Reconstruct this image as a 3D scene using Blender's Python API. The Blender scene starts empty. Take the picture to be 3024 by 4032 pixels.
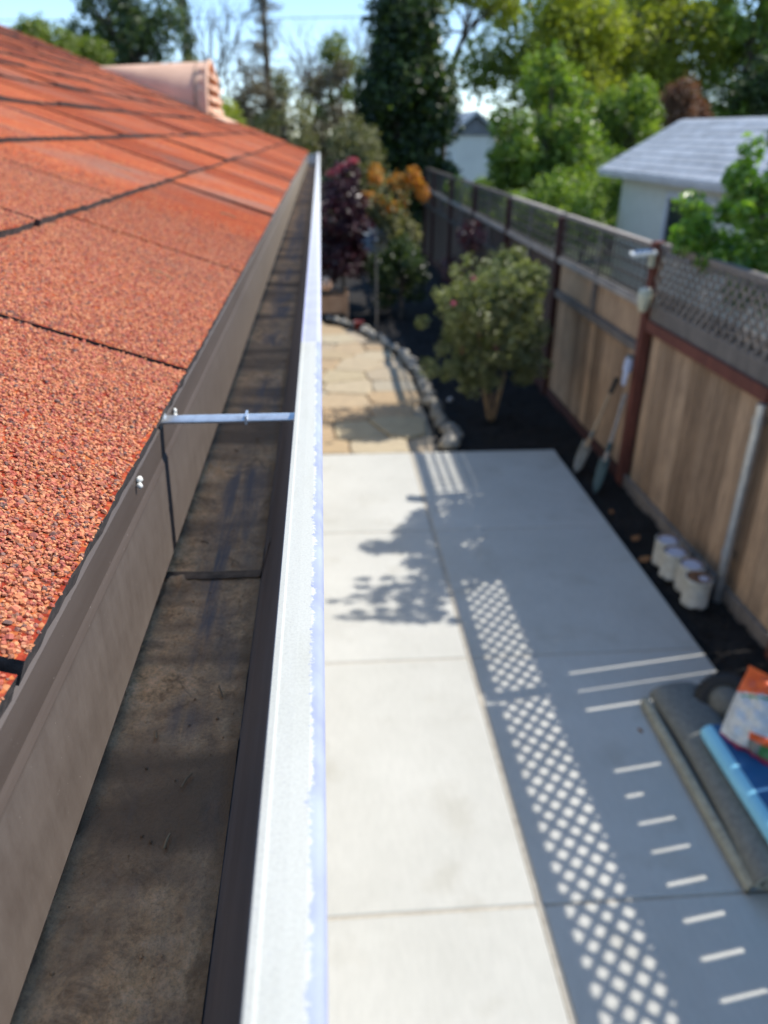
import bpy, math, random
import numpy as np
from mathutils import Vector, Matrix

random.seed(7)
rng = np.random.default_rng(11)
sc = bpy.context.scene
COL = sc.collection

# ------------------------------------------------------------------ camera
cam_d = bpy.data.cameras.new('camera')
cam = bpy.data.objects.new('camera', cam_d)
COL.objects.link(cam)
RX = (0.99714649, -0.0750709, 0.007952)
RD = (-0.0261112, -0.44181512, -0.89672605)
RF = (0.07083135, 0.89395959, -0.44251459)
cam.matrix_world = Matrix(((RX[0], -RD[0], -RF[0], 0.0),
                           (RX[1], -RD[1], -RF[1], 0.0),
                           (RX[2], -RD[2], -RF[2], 2.6),
                           (0, 0, 0, 1)))
cam_d.sensor_fit = 'HORIZONTAL'
cam_d.sensor_width = 36.0
cam_d.lens = 36.05
cam_d.clip_start = 0.01
cam_d.clip_end = 2000
cam_d.dof.use_dof = True
cam_d.dof.focus_distance = 0.36
cam_d.dof.aperture_fstop = 12.0
sc.camera = cam

# ------------------------------------------------------------------ light
SUN_DIR = Vector((1.0, 0.148, 1.116)).normalized()
world = bpy.data.worlds.new('World')
sc.world = world
world.use_nodes = True
wn = world.node_tree
wn.nodes.clear()
sky = wn.nodes.new('ShaderNodeTexSky')
sky.sky_type = 'NISHITA'
sky.sun_disc = False
sky.sun_elevation = math.asin(SUN_DIR.z)
sky.sun_rotation = math.atan2(SUN_DIR.x, SUN_DIR.y)
sky.altitude = 100
sky.air_density = 0.65
sky.dust_density = 0.0
sky.ozone_density = 2.0
bg = wn.nodes.new('ShaderNodeBackground')
bg.inputs['Strength'].default_value = 0.15
out = wn.nodes.new('ShaderNodeOutputWorld')
hsv = wn.nodes.new('ShaderNodeHueSaturation')
hsv.inputs['Saturation'].default_value = 1.25
gam = wn.nodes.new('ShaderNodeGamma')
gam.inputs['Gamma'].default_value = 0.7
wn.links.new(sky.outputs[0], gam.inputs['Color'])
wn.links.new(gam.outputs[0], hsv.inputs['Color'])
wn.links.new(hsv.outputs[0], bg.inputs[0])
wn.links.new(bg.outputs[0], out.inputs[0])

sun_d = bpy.data.lights.new('sun', 'SUN')
sun_d.energy = 2.0
sun_d.angle = math.radians(0.53)
sun_d.color = (1.0, 0.955, 0.88)
sun = bpy.data.objects.new('sun', sun_d)
sun.rotation_euler = SUN_DIR.to_track_quat('Z', 'Y').to_euler()
sun.location = (30, 4, 40)
COL.objects.link(sun)

sc.view_settings.view_transform = 'Standard'
sc.view_settings.look = 'None'
sc.view_settings.exposure = 1.56
sc.view_settings.gamma = 1.0
sc.view_settings.use_curve_mapping = False
sc.render.engine = 'CYCLES'
sc.cycles.max_bounces = 8
sc.cycles.diffuse_bounces = 6
sc.cycles.transparent_max_bounces = 8
sc.cycles.use_denoising = True

# ------------------------------------------------------------------ helpers
def tag(o, label=None, cat=None, group=None, kind=None):
    if label: o['label'] = label
    if cat: o['category'] = cat
    if group: o['group'] = group
    if kind: o['kind'] = kind
    return o

def empty(name, loc=(0, 0, 0), label=None, cat=None, group=None, kind=None):
    o = bpy.data.objects.new(name, None)
    o.location = loc
    o.empty_display_size = 0.1
    COL.objects.link(o)
    return tag(o, label, cat, group, kind)

class MB:
    """collects faces in world coordinates; build() links them as one mesh object"""
    def __init__(s):
        s.v = []; s.f = []; s.m = []; s.sm = []
    def add(s, vs, fs, mi=0, smooth=False):
        b = len(s.v)
        s.v += [tuple(p) for p in vs]
        s.f += [tuple(i + b for i in f) for f in fs]
        s.m += [mi] * len(fs); s.sm += [smooth] * len(fs)
    def box(s, x0, x1, y0, y1, z0, z1, mi=0, j=0.0):
        vs = [(x, y, z) for x in (x0, x1) for y in (y0, y1) for z in (z0, z1)]
        if j: vs = [(a + random.uniform(-j, j), b + random.uniform(-j, j), c + random.uniform(-j, j)) for a, b, c in vs]
        s.add(vs, [(0, 1, 3, 2), (4, 6, 7, 5), (0, 4, 5, 1), (2, 3, 7, 6), (0, 2, 6, 4), (1, 5, 7, 3)], mi)
    def obox(s, c, ax, ay, az, mi=0):
        c = Vector(c); ax = Vector(ax); ay = Vector(ay); az = Vector(az)
        vs = [c + ax * i + ay * j + az * k for i in (-1, 1) for j in (-1, 1) for k in (-1, 1)]
        s.add(vs, [(0, 1, 3, 2), (4, 6, 7, 5), (0, 4, 5, 1), (2, 3, 7, 6), (0, 2, 6, 4), (1, 5, 7, 3)], mi)
    def bar(s, a, b, w, t, up=(0, 0, 1), mi=0):
        a = Vector(a); b = Vector(b); d = (b - a); L = d.length; d /= L
        u = Vector(up); u = (u - d * u.dot(d)).normalized(); r = d.cross(u)
        s.obox((a + b) / 2, d * L / 2, r * w / 2, u * t / 2, mi)
    def tube(s, pts, rad, n=8, mi=0, cap=True):
        pts = [Vector(p) for p in pts]
        if not isinstance(rad, (list, tuple)): rad = [rad] * len(pts)
        rings = []
        prev = None
        for i, p in enumerate(pts):
            d = (pts[min(i + 1, len(pts) - 1)] - pts[max(i - 1, 0)]).normalized()
            if prev is None:
                u = Vector((0, 0, 1)) if abs(d.z) < .9 else Vector((1, 0, 0))
            else: u = prev
            u = (u - d * u.dot(d)).normalized(); prev = u
            r = d.cross(u)
            rings.append([p + (u * math.cos(2 * math.pi * k / n) + r * math.sin(2 * math.pi * k / n)) * rad[i] for k in range(n)])
        vs = [q for R in rings for q in R]
        fs = []
        for i in range(len(pts) - 1):
            for k in range(n):
                k2 = (k + 1) % n
                fs.append((i * n + k, i * n + k2, (i + 1) * n + k2, (i + 1) * n + k))
        s.add(vs, fs, mi, True)
        if cap:
            s.add(rings[0], [tuple(range(n))[::-1]], mi); s.add(rings[-1], [tuple(range(n))], mi)
    def lathe(s, prof, c=(0, 0, 0), n=20, mi=0, axis='Z', smooth=True):
        vs = []; fs = []
        for r, z in prof:
            for k in range(n):
                a = 2 * math.pi * k / n
                if axis == 'Z': p = (c[0] + r * math.cos(a), c[1] + r * math.sin(a), c[2] + z)
                elif axis == 'X': p = (c[0] + z, c[1] + r * math.cos(a), c[2] + r * math.sin(a))
                else: p = (c[0] + r * math.sin(a), c[1] + z, c[2] + r * math.cos(a))
                vs.append(p)
        for i in range(len(prof) - 1):
            for k in range(n):
                k2 = (k + 1) % n
                fs.append((i * n + k, i * n + k2, (i + 1) * n + k2, (i + 1) * n + k))
        s.add(vs, fs, mi, smooth)
    def extrude_y(s, prof, ys, mi=0, smooth=False, closed=False):
        vs = [(x, y, z) for y in ys for x, z in prof]
        n = len(prof); fs = []
        for i in range(len(ys) - 1):
            for k in range(n - (0 if closed else 1)):
                k2 = (k + 1) % n
                fs.append((i * n + k, i * n + k2, (i + 1) * n + k2, (i + 1) * n + k))
        s.add(vs, fs, mi, smooth)
    def build(s, name, mats, parent=None, loc=None):
        me = bpy.data.meshes.new(name)
        o = bpy.data.objects.new(name, me)
        COL.objects.link(o)
        off = Vector((0, 0, 0))
        if parent is not None:
            o.parent = parent
            off = wloc(parent)
        org = off if loc is None else Vector(loc)
        o.location = org - off
        me.from_pydata([tuple(Vector(p) - org) for p in s.v], [], s.f)
        if not isinstance(mats, (list, tuple)): mats = [mats]
        for m in mats: me.materials.append(m)
        me.polygons.foreach_set('material_index', s.m)
        me.polygons.foreach_set('use_smooth', s.sm)
        me.update()
        return o

def wloc(o):
    p = Vector((0, 0, 0))
    while o is not None:
        p += o.location; o = o.parent
    return p

def copy_tree(o, parent=None):
    c = o.copy(); COL.objects.link(c)
    if parent is not None: c.parent = parent
    for ch in list(o.children): copy_tree(ch, c)
    return c

def np_mesh(name, V, F, mats, parent=None, smooth=False, mi=None):
    """V (n,3) world; F (m,k) all same size"""
    me = bpy.data.meshes.new(name)
    o = bpy.data.objects.new(name, me)
    COL.objects.link(o)
    if parent is not None:
        o.parent = parent
        V = V - np.array(wloc(parent))
    n, (m, k) = len(V), F.shape
    me.vertices.add(n); me.vertices.foreach_set('co', V.astype(np.float32).ravel())
    me.loops.add(m * k); me.loops.foreach_set('vertex_index', F.astype(np.int32).ravel())
    me.polygons.add(m)
    me.polygons.foreach_set('loop_start', np.arange(0, m * k, k, dtype=np.int32))
    me.polygons.foreach_set('loop_total', np.full(m, k, dtype=np.int32))
    me.polygons.foreach_set('use_smooth', np.full(m, smooth, dtype=bool))
    if not isinstance(mats, (list, tuple)): mats = [mats]
    for q in mats: me.materials.append(q)
    if mi is not None: me.polygons.foreach_set('material_index', mi.astype(np.int32))
    me.update(calc_edges=True); me.validate()
    return o

# ------------------------------------------------------------------ materials
def new_mat(name):
    m = bpy.data.materials.new(name); m.use_nodes = True
    nt = m.node_tree; nt.nodes.clear()
    o = nt.nodes.new('ShaderNodeOutputMaterial')
    b = nt.nodes.new('ShaderNodeBsdfPrincipled')
    nt.links.new(b.outputs[0], o.inputs[0])
    return m, nt, b, o

def N(nt, t, **kw):
    n = nt.nodes.new(t)
    for k, v in kw.items():
        if k in n.inputs.keys() if isinstance(k, str) else False: n.inputs[k].default_value = v
        else: setattr(n, k, v)
    return n

def noise(nt, scale, detail=4, rough=.6, coord='Object', stretch=None, dist=0.0):
    tc = nt.nodes.new('ShaderNodeTexCoord')
    src = tc.outputs[coord]
    if stretch:
        mp = nt.nodes.new('ShaderNodeMapping'); mp.inputs['Scale'].default_value = stretch
        nt.links.new(src, mp.inputs[0]); src = mp.outputs[0]
    t = nt.nodes.new('ShaderNodeTexNoise')
    t.inputs['Scale'].default_value = scale; t.inputs['Detail'].default_value = detail
    t.inputs['Roughness'].default_value = rough; t.inputs['Distortion'].default_value = dist
    nt.links.new(src, t.inputs['Vector'])
    return t.outputs['Fac']

def ramp(nt, fac, stops, interp='LINEAR'):
    r = nt.nodes.new('ShaderNodeValToRGB')
    r.color_ramp.interpolation = interp
    els = r.color_ramp.elements
    while len(els) < len(stops): els.new(0.5)
    for e, (p, c) in zip(els, stops):
        e.position = p
        e.color = (c, c, c, 1) if isinstance(c, (int, float)) else (*c, 1)
    nt.links.new(fac, r.inputs[0])
    return r.outputs[0]

def mixc(nt, fac, a, b, mode='MIX'):
    m = nt.nodes.new('ShaderNodeMix'); m.data_type = 'RGBA'; m.blend_type = mode
    for sock, v in ((m.inputs[0], fac), (m.inputs[6], a), (m.inputs[7], b)):
        if hasattr(v, 'default_value') or isinstance(v, bpy.types.NodeSocket): nt.links.new(v, sock)
        elif isinstance(v, (int, float)): sock.default_value = v
        else: sock.default_value = (*v, 1)
    return m.outputs[2]

def math_(nt, op, a, b=None):
    m = nt.nodes.new('ShaderNodeMath'); m.operation = op
    for i, v in enumerate((a, b)):
        if v is None: continue
        if isinstance(v, bpy.types.NodeSocket): nt.links.new(v, m.inputs[i])
        else: m.inputs[i].default_value = v
    return m.outputs[0]

def bump(nt, b, h, strength=.3, dist=.01):
    n = nt.nodes.new('ShaderNodeBump')
    n.inputs['Strength'].default_value = strength; n.inputs['Distance'].default_value = dist
    nt.links.new(h, n.inputs['Height']); nt.links.new(n.outputs[0], b.inputs['Normal'])

def simple(name, c1, c2=None, scale=8, rough=.7, bmp=0, bdist=.01, metal=0, stretch=None, detail=5, objrand=0, spec=None, lo=.35, hi=.65):
    m, nt, b, o = new_mat(name)
    b.inputs['Roughness'].default_value = rough; b.inputs['Metallic'].default_value = metal
    if spec is not None: b.inputs['Specular IOR Level'].default_value = spec
    if c2 is None:
        c2 = tuple(x * .8 for x in c1)
    nz = noise(nt, scale, detail, .6, 'Object', stretch)
    col = ramp(nt, nz, [(lo, c2), (hi, c1)])
    if objrand:
        oi = nt.nodes.new('ShaderNodeObjectInfo')
        v = ramp(nt, oi.outputs['Random'], [(0, 1 - objrand), (1, 1 + objrand)])
        col = mixc(nt, 1.0, col, v, 'MULTIPLY')
    nt.links.new(col, b.inputs['Base Color'])
    if bmp: bump(nt, b, nz, bmp, bdist)
    return m

def leaf_mat(name, stops, rough=.42, trans=.35, tcol=None):
    m, nt, b, o = new_mat(name)
    g = nt.nodes.new('ShaderNodeNewGeometry')
    col = ramp(nt, g.outputs['Random Per Island'], stops)
    nt.links.new(col, b.inputs['Base Color'])
    b.inputs['Roughness'].default_value = rough
    b.inputs['Specular IOR Level'].default_value = .6
    t = nt.nodes.new('ShaderNodeBsdfTranslucent')
    tint = mixc(nt, 1.0, col, tcol or (1.5, 1.7, .5), 'MULTIPLY')
    nt.links.new(tint, t.inputs[0])
    mx = nt.nodes.new('ShaderNodeMixShader'); mx.inputs[0].default_value = trans
    nt.links.new(b.outputs[0], mx.inputs[1]); nt.links.new(t.outputs[0], mx.inputs[2])
    nt.links.new(mx.outputs[0], o.inputs[0])
    return m

M = {}
M['soil'] = simple('soil', (.022, .017, .014), (.008, .007, .006), 30, .95, .6, .02)
M['earth'] = simple('earth', (.07, .085, .03), (.035, .045, .018), 1.5, .95, .3, .05)

def concrete_mat():
    m, nt, b, o = new_mat('concrete')
    a = noise(nt, 1.1, 6, .65, 'Object')
    f = noise(nt, 45, 6, .7, 'Object', (1, .25, 1))
    sp = noise(nt, 220, 2, .5, 'Object')
    c = ramp(nt, a, [(.3, (.485, .475, .43)), (.7, (.585, .575, .53))])
    c = mixc(nt, .35, c, ramp(nt, f, [(.35, (.80, .80, .80)), (.65, (1, 1, 1))]), 'MULTIPLY')
    c = mixc(nt, .5, c, ramp(nt, sp, [(.27, (.6, .6, .6)), (.36, (1, 1, 1))]), 'MULTIPLY')
    st = noise(nt, 3.2, 3, .5, 'Object')
    c = mixc(nt, .6, c, ramp(nt, st, [(.30, (.84, .82, .78)), (.42, (1, 1, 1))]), 'MULTIPLY')
    oi = nt.nodes.new('ShaderNodeObjectInfo')
    c = mixc(nt, 1.0, c, ramp(nt, oi.outputs['Random'], [(0, (.96, .96, .95)), (1, (1.0, 1.0, 1.0))]), 'MULTIPLY')
    nt.links.new(c, b.inputs['Base Color'])
    b.inputs['Roughness'].default_value = .9
    bump(nt, b, f, .12, .004)
    return m
M['concrete'] = concrete_mat()
M['joint'] = simple('joint_filler', (.56, .51, .42), (.42, .37, .30), 20, .9)
M['flag'] = None
def flag_mat():
    m, nt, b, o = new_mat('sandstone')
    oi = nt.nodes.new('ShaderNodeObjectInfo')
    c = ramp(nt, oi.outputs['Random'], [(0, (.44, .30, .17)), (.3, (.47, .38, .24)), (.55, (.50, .42, .29)), (.75, (.45, .32, .19)), (1, (.42, .37, .28))])
    n = noise(nt, 9, 6, .65)
    c = mixc(nt, .6, c, ramp(nt, n, [(.3, (.68, .66, .64)), (.7, (1.08, 1.06, 1.0))]), 'MULTIPLY')
    nt.links.new(c, b.inputs['Base Color']); b.inputs['Roughness'].default_value = .85
    bump(nt, b, n, .4, .01)
    return m
M['flag'] = flag_mat()
M['rock'] = simple('edging_rock', (.36, .33, .27), (.16, .15, .135), 14, .9, .5, .02, objrand=.25)

def wood_mat(name, c1, c2, rnd=.3):
    m, nt, b, o = new_mat(name)
    g = noise(nt, 18, 6, .65, 'Object', (4, 4, .35), .6)
    w = noise(nt, 2.2, 4, .6, 'Object', (1, 2, 1))
    c = ramp(nt, g, [(.32, c2), (.62, c1)])
    c = mixc(nt, .6, c, ramp(nt, w, [(.3, (.62, .58, .56)), (.7, (1.15, 1.1, 1.05))]), 'MULTIPLY')
    oi = nt.nodes.new('ShaderNodeObjectInfo')
    r = oi.outputs['Random']
    c = mixc(nt, 1.0, c, ramp(nt, r, [(0, (1 - rnd, 1 - rnd * 1.1, 1 - rnd * 1.2)), (.5, (1, 1, 1)), (1, (1 + rnd, 1 + rnd * .9, 1 + rnd * .75))]), 'MULTIPLY')
    nt.links.new(c, b.inputs['Base Color']); b.inputs['Roughness'].default_value = .88
    bump(nt, b, g, .35, .004)
    return m
M['board'] = wood_mat('fence_board', (.53, .37, .24), (.29, .195, .125), .38)
M['grey_wood'] = wood_mat('weathered_wood', (.27, .24, .215), (.15, .13, .115), .15)
M['red_wood'] = wood_mat('red_stained_wood', (.23, .075, .05), (.12, .04, .028), .1)
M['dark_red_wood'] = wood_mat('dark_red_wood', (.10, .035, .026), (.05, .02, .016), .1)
M['shaded_board'] = wood_mat('shaded_fence_board', (.13, .088, .066), (.07, .045, .034), .25)  # board wood darkened to carry the tree shade over the far bays
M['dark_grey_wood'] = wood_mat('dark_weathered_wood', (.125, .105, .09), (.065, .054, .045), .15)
M['pale_wood'] = wood_mat('pale_weathered_wood', (.46, .41, .36), (.30, .26, .22), .1)
M['steel'] = simple('galvanised_steel', (.55, .57, .58), (.42, .44, .46), 14, .42, metal=.85)
M['zinc'] = simple('zinc_rod', (.74, .76, .78), (.56, .58, .60), 160, .38, metal=.75)

# ---- shingles / granules
GR = [(0, (.50, .085, .042)), (.16, (.60, .12, .055)), (.30, (.76, .25, .085)), (.44, (.80, .30, .10)), (.58, (.66, .175, .075)), (.74, (.84, .39, .17)), (.86, (.46, .075, .042)), (.94, (.34, .14, .09)), (1, (.11, .07, .06))]
def shingle_mat():
    m, nt, b, o = new_mat('asphalt_shingle')
    tc = nt.nodes.new('ShaderNodeTexCoord')
    v = nt.nodes.new('ShaderNodeTexVoronoi'); v.feature = 'F1'; v.inputs['Scale'].default_value = 360
    nt.links.new(tc.outputs['Object'], v.inputs['Vector'])
    sep = nt.nodes.new('ShaderNodeSeparateColor'); nt.links.new(v.outputs['Color'], sep.inputs[0])
    c = ramp(nt, sep.outputs[0], GR, 'CONSTANT')
    big = noise(nt, 5.5, 5, .65, 'Object')
    c = mixc(nt, .55, c, ramp(nt, big, [(.3, (.72, .66, .66)), (.5, (.98, .97, .97)), (.72, (1.05, 1.06, 1.05))]), 'MULTIPLY')
    c = mixc(nt, 1.0, c, (.70, .58, .57), 'MULTIPLY')
    # worn, greyish patches
    w = noise(nt, 3.1, 4, .6, 'Object', (1, 1.6, 1))
    c = mixc(nt, ramp(nt, w, [(.50, 0.0), (.68, .65)]), c, (.26, .16, .12))
    dk = ramp(nt, v.outputs['Distance'], [(.35, (1, 1, 1)), (.75, (.5, .42, .42))])
    c = mixc(nt, .8, c, dk, 'MULTIPLY')
    oi = nt.nodes.new('ShaderNodeObjectInfo')
    c = mixc(nt, 1.0, c, ramp(nt, oi.outputs['Random'], [(0, (.66, .58, .58)), (.6, (1, 1, 1)), (1, (1.12, 1.18, 1.2))]), 'MULTIPLY')
    nt.links.new(c, b.inputs['Base Color']); b.inputs['Roughness'].default_value = .95; b.inputs['Specular IOR Level'].default_value = .08
    bump(nt, b, sep.outputs[1], .5, .0012)
    return m
M['shingle'] = shingle_mat()
M['asphalt'] = simple('asphalt_edge', (.075, .055, .048), (.025, .021, .02), 180, .9, .6, .002)
def granule_mat():
    m, nt, b, o = new_mat('roof_granule')
    g = nt.nodes.new('ShaderNodeNewGeometry')
    c = ramp(nt, g.outputs['Random Per Island'], GR, 'LINEAR')
    n = noise(nt, 420, 3, .6, 'Object')
    c = mixc(nt, .45, c, ramp(nt, n, [(.3, (.6, .58, .58)), (.7, (1.0, 1.0, 1.0))]), 'MULTIPLY')
    c = mixc(nt, .14, mixc(nt, 1.0, c, (.92, .92, .92), 'MULTIPLY'), (.30, .22, .19))
    nt.links.new(c, b.inputs['Base Color']); b.inputs['Roughness'].default_value = .75
    return m
M['granule'] = granule_mat()

def drip_mat():
    m, nt, b, o = new_mat('brown_painted_flashing')
    s = noise(nt, 40, 6, .7, 'Object', (1, .10, 1.0))
    s2 = noise(nt, 85, 7, .75, 'Object', (1, .85, .32), .15)
    c = ramp(nt, s, [(.3, (.080, .061, .051)), (.7, (.112, .088, .075))])
    # paler mottling below the crease only
    tc = nt.nodes.new('ShaderNodeTexCoord')
    sp = nt.nodes.new('ShaderNodeSeparateXYZ'); gp = nt.nodes.new('ShaderNodeNewGeometry'); nt.links.new(gp.outputs['Position'], sp.inputs[0])
    low = ramp(nt, math_(nt, 'MULTIPLY', math_(nt, 'SUBTRACT', 2.382, sp.outputs[2]), 100.0), [(0, 0.0), (.3, 1.0)])
    fac = math_(nt, 'MULTIPLY', low, ramp(nt, s2, [(.35, .10), (.72, .42)]))
    c = mixc(nt, fac, c, (.215, .185, .165))
    sp3 = noise(nt, 520, 2, .5, 'Object')
    c = mixc(nt, ramp(nt, sp3, [(.755, 0.0), (.78, .7)]), c, (.5, .44, .4))
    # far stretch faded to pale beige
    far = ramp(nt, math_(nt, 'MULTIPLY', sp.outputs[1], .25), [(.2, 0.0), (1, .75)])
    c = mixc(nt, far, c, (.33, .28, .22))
    nt.links.new(c, b.inputs['Base Color']); b.inputs['Roughness'].default_value = .5
    bump(nt, b, s2, .08, .001)
    return m
M['drip'] = drip_mat()
M['gutter_brown'] = simple('gutter_brown_paint', (.19, .155, .135), (.11, .088, .078), 24, .55, .05, .001, stretch=(1, .15, 1))

def rim_mat():
    m, nt, b, o = new_mat('chalky_white_rim')
    tc = nt.nodes.new('ShaderNodeTexCoord')
    sp = nt.nodes.new('ShaderNodeSeparateXYZ'); gp = nt.nodes.new('ShaderNodeNewGeometry'); nt.links.new(gp.outputs['Position'], sp.inputs[0])
    n1 = noise(nt, 520, 8, .78, 'Object', (.7, 1, 1), .5)
    n2 = noise(nt, 55, 5, .65, 'Object')
    n3 = noise(nt, 900, 2, .6, 'Object')
    # ragged border of the chalked paint along the outer roll
    e = math_(nt, 'ADD', math_(nt, 'MULTIPLY', math_(nt, 'SUBTRACT', n1, .5), .0085), math_(nt, 'MULTIPLY', math_(nt, 'SUBTRACT', n2, .5), .0085))
    d = math_(nt, 'ADD', math_(nt, 'ADD', sp.outputs[0], .0080), e)
    fac = ramp(nt, math_(nt, 'MULTIPLY', d, 600.0), [(0, 0.0), (.25, 1.0)])
    # the next gutter length, not chalked
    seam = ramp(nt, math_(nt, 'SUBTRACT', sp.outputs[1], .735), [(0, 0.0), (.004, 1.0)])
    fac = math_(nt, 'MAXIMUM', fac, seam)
    white = ramp(nt, n3, [(.3, (.53, .515, .445)), (.6, (.585, .57, .495))])
    spk = noise(nt, 1500, 2, .5, 'Object')
    white = mixc(nt, ramp(nt, spk, [(.30, .6), (.35, 0.0)]), white, (.40, .40, .41))
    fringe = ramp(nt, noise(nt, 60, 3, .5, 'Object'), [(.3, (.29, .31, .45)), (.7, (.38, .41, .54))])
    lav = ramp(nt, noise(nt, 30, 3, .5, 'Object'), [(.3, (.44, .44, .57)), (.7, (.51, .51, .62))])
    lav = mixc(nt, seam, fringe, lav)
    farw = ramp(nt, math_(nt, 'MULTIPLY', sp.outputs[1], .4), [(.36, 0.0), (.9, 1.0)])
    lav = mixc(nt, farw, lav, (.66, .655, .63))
    ds = noise(nt, 38, 6, .7, 'Object', (1, .25, 1))
    white = mixc(nt, .5, white, ramp(nt, ds, [(.30, (.80, .79, .75)), (.52, (1, 1, 1))]), 'MULTIPLY')
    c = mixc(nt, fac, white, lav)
    nt.links.new(c, b.inputs['Base Color']); b.inputs['Roughness'].default_value = .8; b.inputs['Specular IOR Level'].default_value = .2
    bump(nt, b, n3, .15, .0004)
    return m
M['rim'] = rim_mat()

def dirt_mat():
    m, nt, b, o = new_mat('dried_silt')
    a = noise(nt, 9, 6, .7, 'Object', (1.0, .8, 1))
    f = noise(nt, 90, 6, .75, 'Object')
    st = noise(nt, 55, 5, .6, 'Object', (1.6, .09, 1), .4)
    c = ramp(nt, f, [(.30, (.28, .14, .06)), (.46, (.75, .435, .215)), (.64, (.88, .56, .32))])
    fg = noise(nt, 420, 5, .8, 'Object')
    c = mixc(nt, .75, c, ramp(nt, fg, [(.33, (.50, .44, .38)), (.50, (1.1, 1.08, 1.02)), (.68, (1.5, 1.42, 1.28))]), 'MULTIPLY')
    cl_ = noise(nt, 34, 6, .7, 'Object', (1, .7, 1), .8)
    c = mixc(nt, ramp(nt, cl_, [(.36, .65), (.45, 0.0)]), c, (.19, .115, .06))
    c = mixc(nt, ramp(nt, a, [(.38, .7), (.58, 0.0)]), c, (.33, .215, .125))
    bd = noise(nt, 11, 3, .55, 'Object', (.22, 1, 1), .3)
    c = mixc(nt, ramp(nt, bd, [(.40, .85), (.49, 0.0)]), c, (.20, .125, .072))
    # wiped streaks of bare blue-grey metal down the middle
    tc = nt.nodes.new('ShaderNodeTexCoord')
    sp = nt.nodes.new('ShaderNodeSeparateXYZ'); gp = nt.nodes.new('ShaderNodeNewGeometry'); nt.links.new(gp.outputs['Position'], sp.inputs[0])
    mid = ramp(nt, math_(nt, 'ABSOLUTE', math_(nt, 'MULTIPLY', math_(nt, 'ADD', sp.outputs[0], .078), 36.0)), [(.35, 1.0), (1.0, 0.0)])
    pat = ramp(nt, noise(nt, 13, 3, .55, 'Object', (1.3, .55, 1)), [(.42, 0.0), (.54, 1.0)])
    bare = math_(nt, 'MULTIPLY', mid, math_(nt, 'MULTIPLY', pat, ramp(nt, st, [(.36, .15), (.56, 1.0)])))
    c = mixc(nt, math_(nt, 'MULTIPLY', bare, .95), c, (.20, .165, .15))
    # rusty line at the outer edge
    rust = ramp(nt, math_(nt, 'MULTIPLY', math_(nt, 'ADD', sp.outputs[0], .0600), 120.0), [(.0, 0.0), (.4, .55), (1, .9)])
    c = mixc(nt, math_(nt, 'MULTIPLY', rust, ramp(nt, a, [(.35, .2), (.6, 1.0)])), c, (.20, .105, .042))
    nt.links.new(c, b.inputs['Base Color']); b.inputs['Roughness'].default_value = .9
    bump(nt, b, f, .9, .004)
    return m
M['silt'] = dirt_mat()
M['clay_vent'] = simple('terracotta_sheet', (.80, .50, .335), (.72, .44, .29), 5, .75)
M['sealant'] = simple('dark_sealant', (.22, .15, .095), (.09, .062, .04), 90, .9, .5, .002)
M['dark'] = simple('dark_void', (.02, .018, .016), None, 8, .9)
M['stucco'] = simple('house_stucco', (.50, .45, .37), (.44, .39, .32), 30, .9, .3, .01)
M['can_white'] = simple('can_white', (.74, .72, .64), (.56, .53, .45), 16, .5)
M['rust'] = simple('rusty_lid', (.30, .13, .05), (.10, .05, .03), 24, .8, lo=.4, hi=.6)
M['can_paint'] = simple('dried_paint_lid', (.66, .66, .74), (.5, .48, .55), 20, .5)
M['rug'] = simple('grey_felt', (.22, .225, .205), (.15, .155, .145), 40, .95, .3, .004, objrand=.05)
M['rug_back'] = simple('beige_rug_backing', (.42, .40, .31), (.30, .285, .22), 30, .95, .3, .004)
M['blue'] = simple('blue_tarp', (.018, .14, .33), (.012, .10, .25), 6, .5)
M['skylit_blue'] = simple('skylit_blue_edge', (.28, .66, .84), (.24, .60, .78), 6, .55)  # lighter copy of the mat blue, skylight painted on its rounded edge
M['bag_white'] = simple('bag_white', (.70, .72, .72), (.58, .60, .60), 7, .35)
M['bag_orange'] = simple('bag_orange', (.80, .13, .02), (.70, .10, .015), 7, .35)
M['bag_green'] = simple('bag_green', (.08, .26, .07), (.05, .18, .05), 9, .4)
M['bag_plum'] = simple('bag_plum', (.34, .03, .12), (.22, .02, .05), 9, .4)
M['bag_grey'] = simple('bag_grey', (.22, .23, .22), (.14, .15, .14), 30, .4)
M['rubber'] = simple('black_rubber', (.022, .021, .02), (.014, .013, .013), 20, .65)
M['hub'] = simple('grey_hub', (.22, .22, .19), (.10, .10, .09), 9, .5)
M['handle_wood'] = simple('tool_handle', (.50, .36, .22), (.36, .25, .15), 12, .6, stretch=(3, 3, .3))
M['shovel_steel'] = simple('shovel_steel', (.26, .26, .25), (.12, .12, .115), 16, .5, metal=.6)
M['teal'] = simple('teal_blade', (.035, .085, .095), (.025, .06, .07), 12, .5)
M['cloth'] = simple('pale_glove', (.62, .66, .78), (.48, .53, .68), 20, .9, .3, .01)
M['white_plastic'] = simple('white_plastic', (.82, .81, .76), (.74, .73, .66), 10, .4)
M['cream_plastic'] = simple('cream_plastic', (.66, .64, .48), (.55, .53, .38), 10, .4)
M['solar'] = simple('solar_cell', (.05, .08, .16), (.03, .05, .12), 60, .2)
M['bark'] = simple('bark', (.12, .095, .07), (.055, .043, .033), 8, .95, .6, .03, stretch=(2, 2, .3))
M['pale_bark'] = simple('pale_bark', (.30, .25, .20), (.16, .13, .10), 8, .95, .5, .03, stretch=(2, 2, .3))
M['tan_stem'] = simple('tan_stem', (.38, .26, .14), (.22, .14, .08), 14, .9, .4, .01)
M['cream_wall'] = simple('cream_wall', (.80, .79, .66), (.74, .73, .60), 6, .9)
M['white_wall'] = simple('white_wall', (.74, .70, .64), (.66, .62, .57), 1, .9)
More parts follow.
